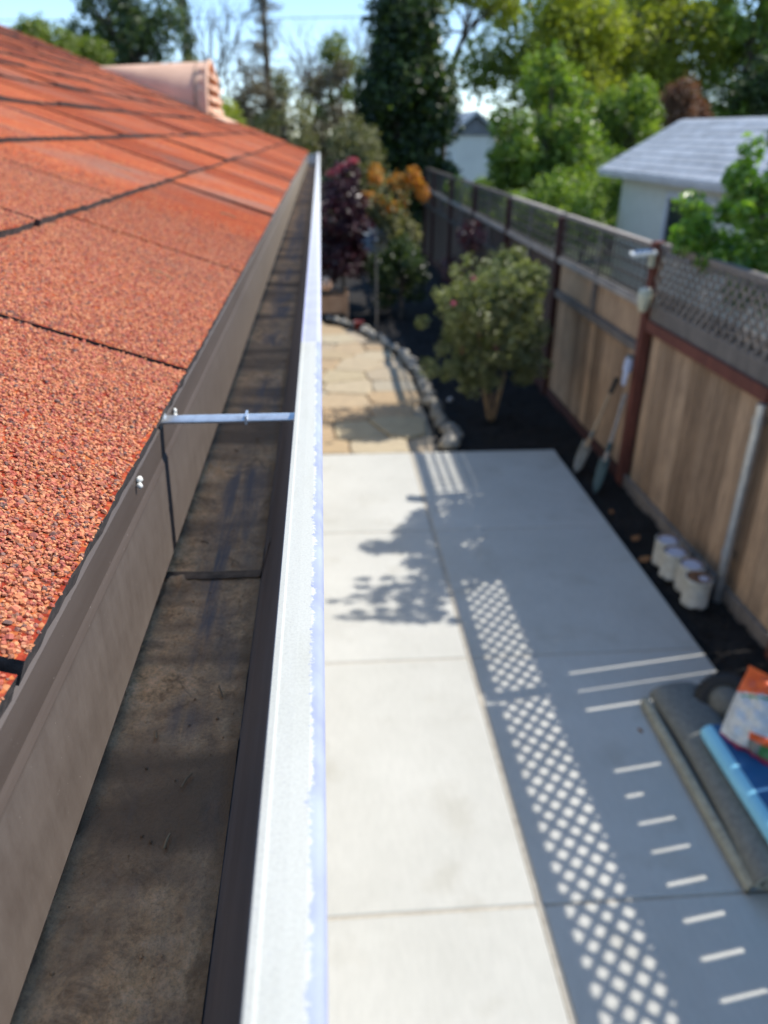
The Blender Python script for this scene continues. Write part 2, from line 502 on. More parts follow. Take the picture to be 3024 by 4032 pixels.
M['white_trim'] = simple('white_trim', (.80, .81, .82), None, 4, .5)
M['roof_grey'] = simple('grey_shingle', (.52, .53, .54), (.38, .385, .39), 9, .9, .4, .02, objrand=.12)
M['grey_roof2'] = simple('grey_roof', (.22, .21, .22), (.15, .15, .16), 3, .9)
M['glass'] = simple('window_glass', (.03, .04, .05), None, 3, .08)
M['wire'] = simple('cable', (.03, .03, .03), None, 3, .6)
M['pole_metal'] = simple('garden_pole', (.14, .13, .12), None, 10, .6)
M['spin'] = simple('grey_green_vane', (.12, .15, .17), (.07, .09, .11), 20, .45, metal=.5)
M['planter'] = simple('planter_wood', (.52, .32, .19), (.40, .23, .13), 9, .7)
M['bag_orange2'] = M['bag_orange']

def G(a, b, c): return [(0, a), (.5, b), (1, c)]
M['l_dark'] = leaf_mat('dark_evergreen_leaf', G((.012, .026, .008), (.03, .058, .014), (.11, .15, .03)), .42, .28)
M['l_mid'] = leaf_mat('mid_green_leaf', G((.075, .13, .016), (.17, .24, .04), (.34, .40, .11)), .38, .45)
M['l_bright'] = leaf_mat('bright_green_leaf', G((.07, .15, .016), (.14, .26, .035), (.26, .37, .09)), .36, .42)
M['l_olive'] = leaf_mat('olive_leaf', G((.13, .15, .02), (.26, .28, .04), (.42, .40, .08)), .45, .5)
M['l_blue'] = leaf_mat('blue_green_leaf', G((.03, .06, .026), (.065, .10, .045), (.16, .19, .07)), .42, .38)
M['l_lime'] = leaf_mat('yellow_green_leaf', G((.10, .14, .02), (.17, .20, .03), (.22, .25, .06)), .45, .4)
M['l_brown'] = leaf_mat('brown_twiggy_leaf', G((.10, .075, .045), (.17, .13, .08), (.20, .18, .09)), .7, .2, (1.2, 1.1, .7))
M['l_thick'] = leaf_mat('grey_olive_leaf', G((.09, .095, .036), (.19, .18, .08), (.32, .28, .14)), .6, .28)
M['l_rust'] = leaf_mat('rust_brown_leaf', G((.13, .065, .035), (.20, .10, .055), (.26, .15, .08)), .6, .3, (1.4, 1, .6))
M['l_burg'] = leaf_mat('burgundy_leaf', G((.020, .006, .010), (.05, .011, .018), (.085, .022, .030)), .4, .2, (1.6, .6, .8))
M['l_pink'] = leaf_mat('pink_tip_leaf', G((.42, .08, .11), (.55, .13, .15), (.62, .22, .22)), .5, .3, (1.2, .7, .7))
M['l_orange'] = leaf_mat('orange_leaf', G((.40, .14, .018), (.55, .25, .03), (.50, .34, .06)), .45, .4, (1.4, 1.1, .4))
M['l_shrub'] = leaf_mat('sage_green_leaf', G((.09, .10, .045), (.19, .20, .09), (.36, .36, .20)), .42, .38)
M['l_bloom'] = leaf_mat('magenta_bloom', G((.35, .04, .12), (.45, .07, .18), (.5, .16, .22)), .6, .3, (1.2, .7, .9))
M['l_grass'] = leaf_mat('fallen_leaf', G((.28, .10, .03), (.36, .16, .05), (.42, .25, .10)), .7, .1)

# ------------------------------------------------------------------ ground
mb = MB()
S = 400
mb.add([(-S, -S, -.16), (S, -S, -.16), (S, S, -.16), (-S, S, -.16)], [(0, 1, 2, 3)])
tag(mb.build('ground', M['earth']), kind='structure')

# planting bed: bumpy dark soil (far bed and the strip along the fence)
def bed():
    xs = np.linspace(-3.2, 2.475, 75); ys = np.linspace(-.6, 21.0, 260)
    X, Y = np.meshgrid(xs, ys)
    Z = -.035 + .018 * np.sin(X * 7 + Y * 3) * np.cos(Y * 5 - X * 2) + rng.normal(0, .012, X.shape)
    Z = np.where((X < 2.10) & (Y < 6.5), -.13, Z)
    Z = np.where((X < .95) & (Y >= 6.4) & (Y < 12.3), -.10, Z)
    V = np.stack([X.ravel(), Y.ravel(), Z.ravel()], 1)
    nx, ny = len(xs), len(ys)
    i = np.arange((ny - 1) * (nx - 1)); r, c = i // (nx - 1), i % (nx - 1)
    a = r * nx + c
    F = np.stack([a, a + 1, a + 1 + nx, a + nx], 1)
    return np_mesh('planting_bed', V, F, M['soil'], smooth=True)
planting_bed = tag(bed(), kind='structure')

# bark chips lying on the bed
def chips(n=9000):
    x = rng.uniform(.7, 2.47, n * 2); y = rng.uniform(.2, 12, n * 2)
    ok = (x > 2.11) | ((y > 6.55) & (x > 1.12))
    x, y = x[ok][:n], y[ok][:n]
    n = len(x)
    P = np.stack([x, y, np.full(n, -.018) + rng.uniform(0, .016, n)], 1)
    a = rng.uniform(0, 6.28, n); L = rng.uniform(.008, .028, n); w = L * rng.uniform(.3, .6, n)
    t = rng.uniform(-.5, .5, n)
    u = np.stack([np.cos(a), np.sin(a), t], 1) * L[:, None]; v = np.stack([-np.sin(a), np.cos(a), rng.uniform(-.4, .4, n)], 1) * w[:, None]
    V = np.stack([P - u, P + v, P + u, P - v], 1).reshape(-1, 3)
    F = np.arange(n * 4).reshape(n, 4)
    return np_mesh('bark_chips', V, F, M['soil'])
tag(chips(), kind='stuff')

# ------------------------------------------------------------------ patio
patio = empty('patio', (0, 0, 0), kind='structure')
pys = [6.46, 4.93, 3.41, 1.89, .37, -1.15]
JX = .745
def slab(x0, x1, y0, y1):
    m = MB(); g = .006; bv = .006
    x0 += g; x1 -= g; y0 += g; y1 -= g
    # chamfered top edge
    lo = [(x0, y0, -.10), (x1, y0, -.10), (x1, y1, -.10), (x0, y1, -.10)]
    mid = [(x, y, -bv) for x, y, _ in lo]
    top = [(x0 + bv, y0 + bv, 0), (x1 - bv, y0 + bv, 0), (x1 - bv, y1 - bv, 0), (x0 + bv, y1 - bv, 0)]
    fs = [(8, 9, 10, 11)]
    for k in range(4):
        k2 = (k + 1) % 4
        fs += [(k, k2, 4 + k2, 4 + k), (4 + k, 4 + k2, 8 + k2, 8 + k)]
    m.add(lo + mid + top, fs)
    return m
for i in range(5):
    for (x0, x1) in ((-1.6, JX), (JX + .012, 2.08)):
        slab(x0, x1, pys[i + 1], pys[i]).build('concrete_slab', M['concrete'], patio)
m = MB(); m.box(JX - .004, JX + .016, -1.1, 6.455, -.09, -.001); m.build('joint_strip', M['joint'], patio)
m = MB()
for y in pys[1:-1]:
    m.box(-1.6, JX - .006, y - .005, y + .005, -.09, -.006); m.box(JX + .018, 2.078, y - .005, y + .005, -.09, -.006)
m.build('joint_filler', M['joint'], patio)

# ------------------------------------------------------------------ flagstone path
path = empty('flagstone_path', (0, 0, 0), kind='structure')
def edge_x(y):  # right border of the path
    pts = [(6.5, 1.10), (7.6, 1.07), (9.0, 1.02), (9.8, .93), (10.6, .74), (11.3, .48), (12.0, .02), (12.3, -.5)]
    for (a, xa), (b, xb) in zip(pts, pts[1:]):
        if y <= b: return xa + (xb - xa) * max(0, (y - a)) / (b - a)
    return -.6
def clip(poly, nx, ny, d):  # keep points with nx*x+ny*y<=d
    out_ = []
    for i in range(len(poly)):
        p, q = poly[i], poly[(i + 1) % len(poly)]
        fp, fq = nx * p[0] + ny * p[1] - d, nx * q[0] + ny * q[1] - d
        if fp <= 0: out_.append(p)
        if fp * fq < 0:
            t = fp / (fp - fq); out_.append((p[0] + (q[0] - p[0]) * t, p[1] + (q[1] - p[1]) * t))
    return out_
seeds = []
y = 6.7
while y < 12.3:
    x = -.95 + random.uniform(0, .3)
    while x < 1.3:
        seeds.append((x + random.uniform(-.14, .14), y + random.uniform(-.13, .13))); x += random.uniform(.42, .62)
    y += .46
for i, s in enumerate(seeds):
    if s[0] > edge_x(s[1]) - .10: continue
    poly = [(s[0] - 1, s[1] - 1), (s[0] + 1, s[1] - 1), (s[0] + 1, s[1] + 1), (s[0] - 1, s[1] + 1)]
    for j, t in enumerate(seeds):
        if i == j or abs(t[0] - s[0]) + abs(t[1] - s[1]) > 2: continue
        nx, ny = t[0] - s[0], t[1] - s[1]; L = math.hypot(nx, ny); nx /= L; ny /= L
        poly = clip(poly, nx, ny, (nx * (s[0] + t[0]) + ny * (s[1] + t[1])) / 2 - .008)
    poly = clip(poly, 0, -1, -6.49)
    ex = edge_x(s[1]) - .01
    poly = clip(poly, 1, .12, ex + .12 * s[1])
    if len(poly) < 3: continue
    poly2 = []
    for k in range(len(poly)):   # roughen the outline
        p, q = poly[k], poly[(k + 1) % len(poly)]
        poly2 += [(p[0] * .92 + q[0] * .08, p[1] * .92 + q[1] * .08), (p[0] * .5 + q[0] * .5 + random.uniform(-.012, .0), p[1] * .5 + q[1] * .5 + random.uniform(-.01, .01)), (p[0] * .08 + q[0] * .92, p[1] * .08 + q[1] * .92)]
    n = len(poly2); zt = random.uniform(-.012, .004)
    cx_, cy_ = sum(p[0] for p in poly2) / n, sum(p[1] for p in poly2) / n
    m = MB()
    vs = [(p[0], p[1], -.09) for p in poly2] + [(p[0], p[1], zt - .008) for p in poly2] + [(cx_ + (p[0] - cx_) * .965, cy_ + (p[1] - cy_) * .965, zt) for p in poly2]
    fs = [tuple(range(2 * n, 3 * n))]
    for k in range(n):
        k2 = (k + 1) % n
        fs += [(k, k2, n + k2, n + k), (n + k, n + k2, 2 * n + k2, 2 * n + k)]
    m.add(vs, fs); m.build('flagstone', M['flag'], path)
m = MB(); m.add([(-1, 6.49, -.03), (1.06, 6.49, -.03), (.95, 9.8, -.03), (.4, 11.4, -.03), (-1, 12.3, -.03)], [(0, 1, 2, 3, 4)])
m.build('path_mortar', simple('path_mortar', (.46, .37, .26), (.36, .285, .20), 20, .95), path)

# edging rocks
def rock_mesh(m, c, r, sq=.75, n=9):
    vs = []; fs = []
    rows = 5
    ph = random.uniform(0, 6)
    for i in range(rows + 1):
        th = math.pi * i / rows
        for k in range(n):
            a = 2 * math.pi * k / n
            rr = r * (1 + .22 * math.sin(2 * a + ph + i) + random.uniform(-.10, .10))
            vs.append((c[0] + rr * math.sin(th) * math.cos(a), c[1] + rr * math.sin(th) * math.sin(a) * 1.15, c[2] + r * sq * math.cos(th)))
    for i in range(rows):
        for k in range(n):
            k2 = (k + 1) % n
            fs.append((i * n + k, (i + 1) * n + k, (i + 1) * n + k2, i * n + k2))
    m.add(vs, fs, 0, True)
edging = empty('stone_edging', (1.0, 6.6, 0), 'rough grey stones laid in a curve along the flagstone path', 'stone edging')
y = 6.62
while y < 12.1:
    r = random.uniform(.05, .09) * (1.3 if y < 7 else 1)
    m = MB(); rock_mesh(m, (edge_x(y) + .06 + random.uniform(-.03, .05), y, .01 + r * .2), r)
    m.build('edging_stone', M['rock'], edging)
    y += r * 1.75

# ------------------------------------------------------------------ house: roof, eave, wall
house = empty('house', (-2.5, 4, 0), 'house under the red shingle roof that fills the left of the photo', 'house')
EX, EZ, MP = -.1196, 2.412, .376          # roof edge x, z; pitch
CP = 1 / math.hypot(1, MP); SP = MP * CP
UPV = Vector((-CP, 0, SP)); NRM = Vector((SP, 0, CP))
def rp(s, y, h=0.0):  # s metres up the slope, h above the deck
    return (EX - CP * s + SP * h, y, EZ + SP * s + CP * h)
Y0, Y1, RL = -.45, 8.52, 3.75
m = MB()
a = [rp(.004, Y0, -.014), rp(.004, Y1, -.014), rp(RL, Y1, -.014), rp(RL, Y0, -.014)]
b_ = [rp(.004, Y0, -.03), rp(.004, Y1, -.03), rp(RL, Y1, -.03), rp(RL, Y0, -.03)]
m.add(a + b_, [(0, 3, 2, 1), (4, 5, 6, 7), (0, 1, 5, 4), (1, 2, 6, 5), (2, 3, 7, 6), (3, 0, 4, 7)])
rx, rz = rp(RL, 0)[0], rp(RL, 0)[2]
m.add([(rx, Y0, rz - .016), (rx, Y1, rz - .016), (2 * rx - EX, Y1, EZ - .016), (2 * rx - EX, Y0, EZ - .016)], [(0, 1, 2, 3)])
roof = m.build('roof', M['asphalt'], house)
m = MB()
m.box(-6.9, -.62, -.3, 8.2, -.1, 2.30)
m.add([(-6.9, 8.203, 2.30), (-.62, 8.203, 2.30), (rx, 8.203, rz - .06)], [(0, 1, 2)])
m.build('wall', M['stucco'], house)
m = MB(); m.box(-.62, -.135, -.4, 8.4, 2.275, 2.29); m.build('soffit', M['stucco'], house)

# shingles, each a thin wedge lapping the course below
EXPO = .232
def shingle(s0, y0, y1, near):
    """one tab; butt at s0, lies EXPO+0.05 up the slope"""
    m = MB()
    L = EXPO + .05
    tb = .0125; tt = .0005
    g = .0042 if near else .0085
    y0 += g; y1 -= g
    dh = 0.0 if near else random.choice((0, .001, .003, .006))
    cu = 0.0 if near else random.uniform(0, .005)
    ny = max(2, int((y1 - y0) / (.012 if near else .05)))
    fr = []; fl = []; bk = []
    for i in range(ny + 1):
        y_ = y0 + (y1 - y0) * i / ny
        j = random.gauss(0, .00035 if s0 < .1 else .0016)
        t_ = abs(2 * i / ny - 1); h = tb + dh + cu * t_ ** 4 + random.gauss(0, .0003)
        fl.append(rp(s0 + j, y_, h - .0122)); fr.append(rp(s0 + j, y_, h)); bk.append(rp(s0 + L, y_, tt + .001 + dh * .4))
    n = ny + 1
    m.add(fl + fr, [(i, i + 1, n + i + 1, n + i) for i in range(ny)], 1)
    m.add(fr + bk, [(i, i + 1, n + i + 1, n + i) for i in range(ny)], 0)
    m.add([fl[0], fr[0], bk[0]], [(0, 2, 1)], 1); m.add([fl[-1], fr[-1], bk[-1]], [(0, 1, 2)], 1)
    return m
SLOTS0 = [-.30, .236, .628, 1.122, 1.911]
n_sh = 0
SLOTS = {}
for k in range(15):
    s0 = k * EXPO - (.001 if k == 0 else 0)
    ystart = max(-.3, s0 * 2.15 - .35)
    ys = []
    if k == 0:
        ys = list(SLOTS0); y = 1.911 + .47
    else:
        y = ystart + random.uniform(-.2, .15)
        if k == 1: ys = [.12, .52, .985]; y = 1.36
    while y < Y1 - .15:
        ys.append(y); y += random.choice((.30, .36, .42, .47)) + random.uniform(-.03, .03)
    ys.append(Y1 - .004)
    SLOTS[k] = ys
    for a, b in zip(ys, ys[1:]):
        if n_sh < 300:
            shingle(s0, a, b, near=(b < 2.3 and k < 5)).build('shingle', [M['shingle'], M['asphalt']], roof); n_sh += 1
m = MB()   # the upper courses that only show edge-on, and the ridge
for k in range(15, 17):
    m.add([rp(k * EXPO - .12, 3.5, .007), rp(k * EXPO - .12, Y1 - .004, .007), rp(k * EXPO + .16, Y1 - .004, .002), rp(k * EXPO + .16, 3.5, .002)], [(0, 1, 2, 3)])
tag(m.build('ridge_shingles', M['shingle'], roof), kind='stuff')

# loose stone granules bonded to the nearest shingles
def granules():
    P = []; 
    n = 950000
    y = rng.uniform(.13, 2.1, n); s = rng.uniform(-.001, .95, n)
    lim = np.minimum(.95, -.005 + y * .50 + .03)
    keep = s < lim * rng.uniform(.5, 1.0, n) ** np.where(y > .9, 1, .0)
    pk = np.clip(.98 - y * .62, .0, .80) * np.clip((2.1 - y) * 1.5, 0, 1)       # thins out with distance
    keep &= rng.uniform(0, 1, n) < pk
    y, s = y[keep], s[keep]
    # bare patches along butts and slots
    fr = np.mod(s + .001, EXPO)
    edge = fr < np.where(s < .1, .0022, .008)
    d = np.full(len(y), 9.0)
    for k_, qs in SLOTS.items():
        inrow = (s >= k_ * EXPO - .001) & (s < (k_ + 1) * EXPO - .001)
        for q in qs: d = np.minimum(d, np.where(inrow, np.abs(y - q), 9))
    keep = ~((edge & (rng.uniform(0, 1, len(y)) < .65)) | (d < .0050 + .0012 * y + rng.normal(0, .0012, len(y))))
    y, s, fr = y[keep], s[keep], fr[keep]
    n = len(y)
    h = .0128 - fr * (.0112 / (EXPO + .05)) + .0002 + rng.uniform(-.0004, .0007, n)
    C = np.stack([EX - CP * s + SP * h, y, EZ + SP * s + CP * h], 1)
    K = 5
    r = rng.gamma(7, .00011, n) + .00046
    th = rng.uniform(.35, .75, n) * r
    # random tilt frame around the roof normal
    nr = np.array(NRM)[None] + rng.normal(0, .30, (n, 3)); nr /= np.linalg.norm(nr, axis=1)[:, None]
    t0 = np.cross(nr, np.array([0, 1.0, 0])); t0 /= np.linalg.norm(t0, axis=1)[:, None]
    t1 = np.cross(nr, t0)
    a0 = rng.uniform(0, 6.28, n)
    bot = []; top = []
    el = rng.uniform(.6, 1.0, n)
    for k in range(K):
        a = a0 + 2 * np.pi * (k + rng.uniform(-.28, .28, n)) / K
        rr = r * rng.uniform(.75, 1.2, n)
        o = t0 * (np.cos(a) * rr)[:, None] + t1 * (np.sin(a) * rr * el)[:, None]
        bot.append(C + o - nr * (th * .5)[:, None])
        top.append(C + o * rng.uniform(.5, .9, n)[:, None] + nr * (th * rng.uniform(.6, 1.2, n))[:, None])
    V = np.stack(bot + top, 1).reshape(-1, 3)
    base = np.arange(n)[:, None] * (2 * K)
    F = []
    for k in range(K):
        k2 = (k + 1) % K
        F.append(base + np.array([[k, k2, K + k2, K + k]]))
    F4 = np.concatenate(F)
    # top pentagon as quad + degenerate-free triangle pair -> use two quads sharing a corner
    F4 = np.concatenate([F4, base + np.array([[K, K + 1, K + 2, K + 3]]), base + np.array([[K, K + 3, K + 4, K + 4]])[:, :4]])
    good = F4[:, 2] != F4[:, 3]
    tri = F4[~good][:, :3]
    o = np_mesh('granules', V, F4[good], M['granule'], roof)
    bm_v = V
    o2 = None
    return o, tri
gran, tri = granules()
# add the closing triangles
import bmesh
bm = bmesh.new(); bm.from_mesh(gran.data); bm.verts.ensure_lookup_table()
for t in tri: bm.faces.new((bm.verts[t[0]], bm.verts[t[1]], bm.verts[t[2]]))
bm.to_mesh(gran.data); bm.free()
tag(gran, kind='stuff')

m = MB()   # pine needles and bits of debris lying on the shingles
for q in range(34):
    y_ = random.uniform(.5, 5.5); s_ = random.uniform(.02, min(1.6, y_ * .42)); a_ = random.uniform(0, 3.14); L_ = random.uniform(.006, .022)
    p_ = Vector(rp(s_, y_, .0125)); d_ = (UPV * math.cos(a_) + Vector((0, 1, 0)) * math.sin(a_)) * L_
    m.tube([p_ - d_, p_ + NRM * .002, p_ + d_], random.uniform(.0006, .0013), 4)
tag(m.build('roof_debris', M['tan_stem'], roof), kind='stuff')
# drip edge (metal flashing) of the eave
ysD = [-.4, 0, .3, .6, 1, 1.6, 2.5, 4, 6, 8.3]
m = MB()
prof = [(-.150, 2.4105), (-.1222, 2.4085), (-.1202, 2.4060), (-.1207, 2.3860), (-.1198, 2.3838), (-.1191, 2.3815), (-.1188, 2.3130), (-.1200, 2.3115)]
m.extrude_y(prof, ysD)
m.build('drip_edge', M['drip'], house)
m = MB(); m.box(-.165, -.137, -.4, 8.3, 2.26, 2.395); m.build('fascia', M['gutter_brown'], house)
for yy, ss in ((.452, .0), (.585, .0)):   # blobs of white sealant at the roof edge
    m = MB(); rock_mesh(m, (-.1185, yy, 2.4035), .0021, 1.1, 7); rock_mesh(m, (-.1180, yy - .003, 2.4005), .0018, 1.2, 7)
    m.build('sealant_blob', M['white_plastic'], house)

# ------------------------------------------------------------------ gutter
gutter = empty('rain_gutter', (-.06, 4, 2.33), 'open metal rain gutter with chalky white rim and silt inside running along the roof edge', 'gutter')
GY0, GY1 = -.3, 8.12
ysG = list(np.linspace(GY0, 1.2, 16)) + [1.6, 2.2, 3, 4, 5.5, 7, GY1]
m = MB()
m.extrude_y([(-.1325, 2.392), (-.1318, 2.307), (-.1295, 2.3035), (-.0540, 2.3030), (-.0515, 2.3042), (-.0430, 2.334), (-.0310, 2.366), (-.0262, 2.388), (-.0232, 2.4045)], ysG, 0, True)
m.extrude_y([(-.0035, 2.4105), (-.0050, 2.400), (-.012, 2.385), (-.026, 2.362), (-.038, 2.330), (-.0440, 2.3005), (-.131, 2.2995), (-.134, 2.304), (-.1345, 2.39)], ysG, 0, True)
m.build('trough', M['gutter_brown'], gutter)
m = MB()
m.extrude_y([(-.0205, 2.4025), (-.0226, 2.4035), (-.0230, 2.4190), (-.0226, 2.4196)], ysG, 0, False)
m.extrude_y([(-.0226, 2.4196), (-.0205, 2.41985), (-.0195, 2.4196), (-.0140, 2.4199), (-.0085, 2.4200)], ysG, 0, False)
m.extrude_y([(-.0085, 2.4200), (-.0062, 2.4196), (-.0048, 2.4187), (-.0040, 2.4173), (-.0034, 2.4150), (-.0035, 2.4102)], ysG, 0, True)
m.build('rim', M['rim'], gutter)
m = MB()   # rim returning at the far end
m.tube([(-.0125, 8.10, 2.413), (-.0135, 8.20, 2.414), (-.022, 8.32, 2.412), (-.036, 8.38, 2.409)], [.0095, .0095, .009, .008], 8)
m.add([(-.122, 8.121, 2.395), (-.12, 8.121, 2.307), (-.052, 8.121, 2.307), (-.022, 8.121, 2.41)], [(0, 1, 2, 3)])
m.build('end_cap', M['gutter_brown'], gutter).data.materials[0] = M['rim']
# hanger rods (spikes)
def rod(yy, mat):
    m = MB()
    el = [(.0066 * math.cos(2 * math.pi * k / 16), .0026 * math.sin(2 * math.pi * k / 16)) for k in range(16)]
    vs = [(x_, yy + a_, z_ + b_) for x_, z_ in ((-.1240, 2.4117), (-.0215, 2.4122)) for a_, b_ in el]
    m.add(vs, [(k, (k + 1) % 16, 16 + (k + 1) % 16, 16 + k) for k in range(16)], 0, True)
    o = m.build('hanger_strap', mat, gutter)
    m = MB(); m.tube([(-.1262, yy, 2.4117), (-.1165, yy, 2.4127)], [.0060, .0042], 10); m.build('strap_end', mat, o)
    m = MB(); m.obox((-.0585, yy, 2.4125), (.0009, 0, 0), (0, .0070, 0), (0, 0, .0031)); m.build('ferrule', mat, o)
rod(.5405, M['zinc']); rod(6.1, M['zinc'])
m = MB(); m.bar((-.12, 7.95, 2.409), (-.02, 7.95, 2.409), .035, .003); m.build('hanger_strap', M['zinc'], gutter)
# silt lining the floor: uneven sheet with crusts
def silt():
    xs = np.linspace(-.1285, -.0520, 48); ys = np.concatenate([np.linspace(.02, 1.1, 420), np.linspace(1.12, 8.0, 220)])
    X, Y = np.meshgrid(xs, ys)
    def nz(fx, fy, k):
        z = np.zeros_like(X)
        for i in range(k):
            a, b, p = rng.normal(0, fx), rng.normal(0, fy), rng.uniform(0, 6.28)
            z += np.sin(a * X + b * Y + p)
        return z / math.sqrt(k)
    t = (X + .1285) / .0765
    side = np.clip(1 - t * 2.1, 0, 1) + .45 * np.clip((t - .72) / .28, 0, 1)
    crust = 1.5 * np.clip(nz(90, 45, 14) + .1, 0, 1.6) * np.clip(nz(260, 160, 14) + .3, 0, 1.5)
    Z = 2.3036 + .0003 + side * (.0009 + .0022 * crust) + .00025 * nz(500, 350, 12) * (.3 + side)
    Z += .0006 * np.clip(nz(120, 60, 10), 0, 2)
    Z = np.where(Z > 2.3078, 2.3078 + (Z - 2.3078) * .3, Z)
    V = np.stack([X.ravel(), Y.ravel(), Z.ravel()], 1)
    nx, ny = len(xs), len(ys)
    i = np.arange((ny - 1) * (nx - 1)); r, c = i // (nx - 1), i % (nx - 1)
    a = r * nx + c
    return np_mesh('silt', V, np.stack([a, a + 1, a + 1 + nx, a + nx], 1), M['silt'], gutter, smooth=True)
tag(silt(), kind='stuff')
for y_ in (.497, 1.72, 3.9):      # sealed seams across the trough
    m = MB(); m.extrude_y([(-.1285, 2.3040), (-.1285, 2.3072), (-.090, 2.3058), (-.0530, 2.3060), (-.0500, 2.3120), (-.0440, 2.3345), (-.0425, 2.3345)], [y_ - .005, y_ - .002, y_ + .002, y_ + .005], 0, True)
    m.build('seam', M['sealant'], gutter)
m = MB()   # twigs and scraps caught in the silt
for q in range(16):
    c_ = Vector((random.uniform(-.118, -.06), random.uniform(.12, 1.3), 2.3065)); a_ = random.gauss(1.57, .5); L_ = random.uniform(.002, .0055)
    d_ = Vector((math.cos(a_), math.sin(a_), 0)) * L_
    m.tube([c_ - d_, c_ + Vector((0, 0, .0008)), c_ + d_], random.uniform(.0004, .0009), 4)
tag(m.build('twigs', M['tan_stem'], gutter), kind='stuff')
m = MB()   # crumbs of dirt
for _ in range(110):
    rock_mesh(m, (random.choice((random.uniform(-.116, -.09), random.uniform(-.09, -.055))), random.uniform(.08, 1.0), 2.3048), random.uniform(.0003, .0010), .8, 6)
tag(m.build('dirt_crumbs', M['silt'], gutter), kind='stuff')

# ------------------------------------------------------------------ roof vent
vent = empty('roof_vent', (-1.3, 7.7, 2.85), 'terracotta half-round louvred vent hood on the far end of the red roof', 'roof vent')
VY, VX, VB, VR = 7.75, -.93, -1.86, .46
zr = lambda x: EZ + (EX - x) * MP + .012
m = MB(); n = 18
ring = []
for t in (0, .33, .66, 1.0):
    x = VX + (VB - VX) * t
    R = VR * (1 - t * .96); hh = .40 * (1 - t) + .02
    ring.append([(x, VY + R * math.cos(math.pi * k / n), zr(x) - .01 + hh * math.sin(math.pi * k / n)) for k in range(n + 1)])
for a, b in zip(ring, ring[1:]):
    m.add(a + b, [(k, k + 1, n + 1 + k + 1, n + 1 + k) for k in range(n)], 0, True)
m.build('hood', M['clay_vent'], vent)
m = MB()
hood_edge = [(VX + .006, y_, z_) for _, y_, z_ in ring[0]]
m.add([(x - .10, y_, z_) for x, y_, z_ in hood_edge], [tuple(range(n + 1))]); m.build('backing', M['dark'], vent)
m = MB()
m.tube([(x, y_, z_) for x, y_, z_ in hood_edge], .014, 8); m.build('front_lip', M['clay_vent'], vent)
for k in range(4):
    z0 = zr(VX) + .035 + k * .088
    half = VR * math.sqrt(max(.02, 1 - ((z0 - zr(VX)) / .42) ** 2)) - .02
    m = MB()
    m.add([(VX + .045, VY - half, z0 - .01), (VX + .045, VY + half, z0 - .01), (VX - .05, VY + half, z0 + .05), (VX - .05, VY - half, z0 + .05),
           (VX + .045, VY - half, z0 - .03), (VX + .045, VY + half, z0 - .03), (VX - .05, VY + half, z0 + .03), (VX - .05, VY - half, z0 + .03)],
          [(0, 1, 2, 3), (7, 6, 5, 4), (0, 4, 5, 1), (1, 5, 6, 2), (2, 6, 7, 3), (3, 7, 4, 0)])
    m.build('louvre', M['clay_vent'], vent)
m = MB(); m.add([(VX - .02, VY - VR - .05, zr(VX - .02) + .006), (VX - .02, VY + VR + .05, zr(VX - .02) + .006), (VX + .16, VY + VR + .05, zr(VX + .16) + .006), (VX + .16, VY - VR - .05, zr(VX + .16) + .006),
            (VX + .16, VY + VR + .05, zr(VX + .16) - .006), (VX + .16, VY - VR - .05, zr(VX + .16) - .006)], [(0, 3, 2, 1), (3, 5, 4, 2)])
m.build('flange', M['clay_vent'], vent)

# ------------------------------------------------------------------ fence
FX = 2.483
fence = empty('garden_fence', (FX, 8, 0), 'weathered board fence with lattice top running the length of the yard', 'fence')
posts = [.87, 3.31, 5.75, 8.20, 10.64, 13.08, 15.52, 17.96, 19.5]
for y in posts:
    m = MB(); top = 1.84 if y != 5.75 else 1.90
    m.box(FX - .066, FX + .012, y - .036, y + .036, -.10, top)
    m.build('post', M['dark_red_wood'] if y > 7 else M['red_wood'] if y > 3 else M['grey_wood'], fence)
# boards
y = -.2; k = 0
while y < 5.66:
    w = random.uniform(.128, .142)
    e_ = y + w; gap = random.choice((.014, .015, .017)) if (.4 < e_ < 2.78 or 3.05 < e_ < 3.45) else (.005 if y > 3.5 else .0015)
    if y + w > 5.70: break
    m = MB(); m.box(FX - .008 + random.uniform(-.002, .002), FX + .010, y, y + w, .07, 1.435)
    m.build('board', M['board'], fence); y += w + gap
y = 5.80
while y < 19.4:
    w = random.uniform(.128, .142)
    m = MB(); m.box(FX - .008 + random.uniform(-.002, .002), FX + .010, y, y + w, .07, 1.06)
    m.build('board', M['board'] if y < 8.15 else M['shaded_board'], fence); y += w + .005
m = MB()    # added unseen boarding on the far side, blocks sun through the board gaps
m.box(FX + .05, FX + .066, 1.9, 2.98, .05, 1.12); m.box(FX + .05, FX + .066, -.2, 1.895, .05, .95); m.box(FX + .05, FX + .066, 3.55, 5.75, .05, 1.40); m.box(FX + .05, FX + .066, 5.752, 19.5, .05, 1.3)
m.build('sun_block_boarding', M['grey_wood'], fence)
def seg(name, mat, y0, y1, x0, x1, z0, z1):
    m = MB(); m.box(x0, x1, y0, y1, z0, z1); m.build(name, mat, fence)
seg('rail', M['red_wood'], 3.93, 5.704, FX - .052, FX - .010, 1.264, 1.345)
seg('rail', M['grey_wood'], -.2, 3.90, FX - .050, FX - .010, 1.376, 1.44)
seg('kick_board', M['grey_wood'], -.2, 5.704, FX - .034, FX - .0095, -.06, .068)
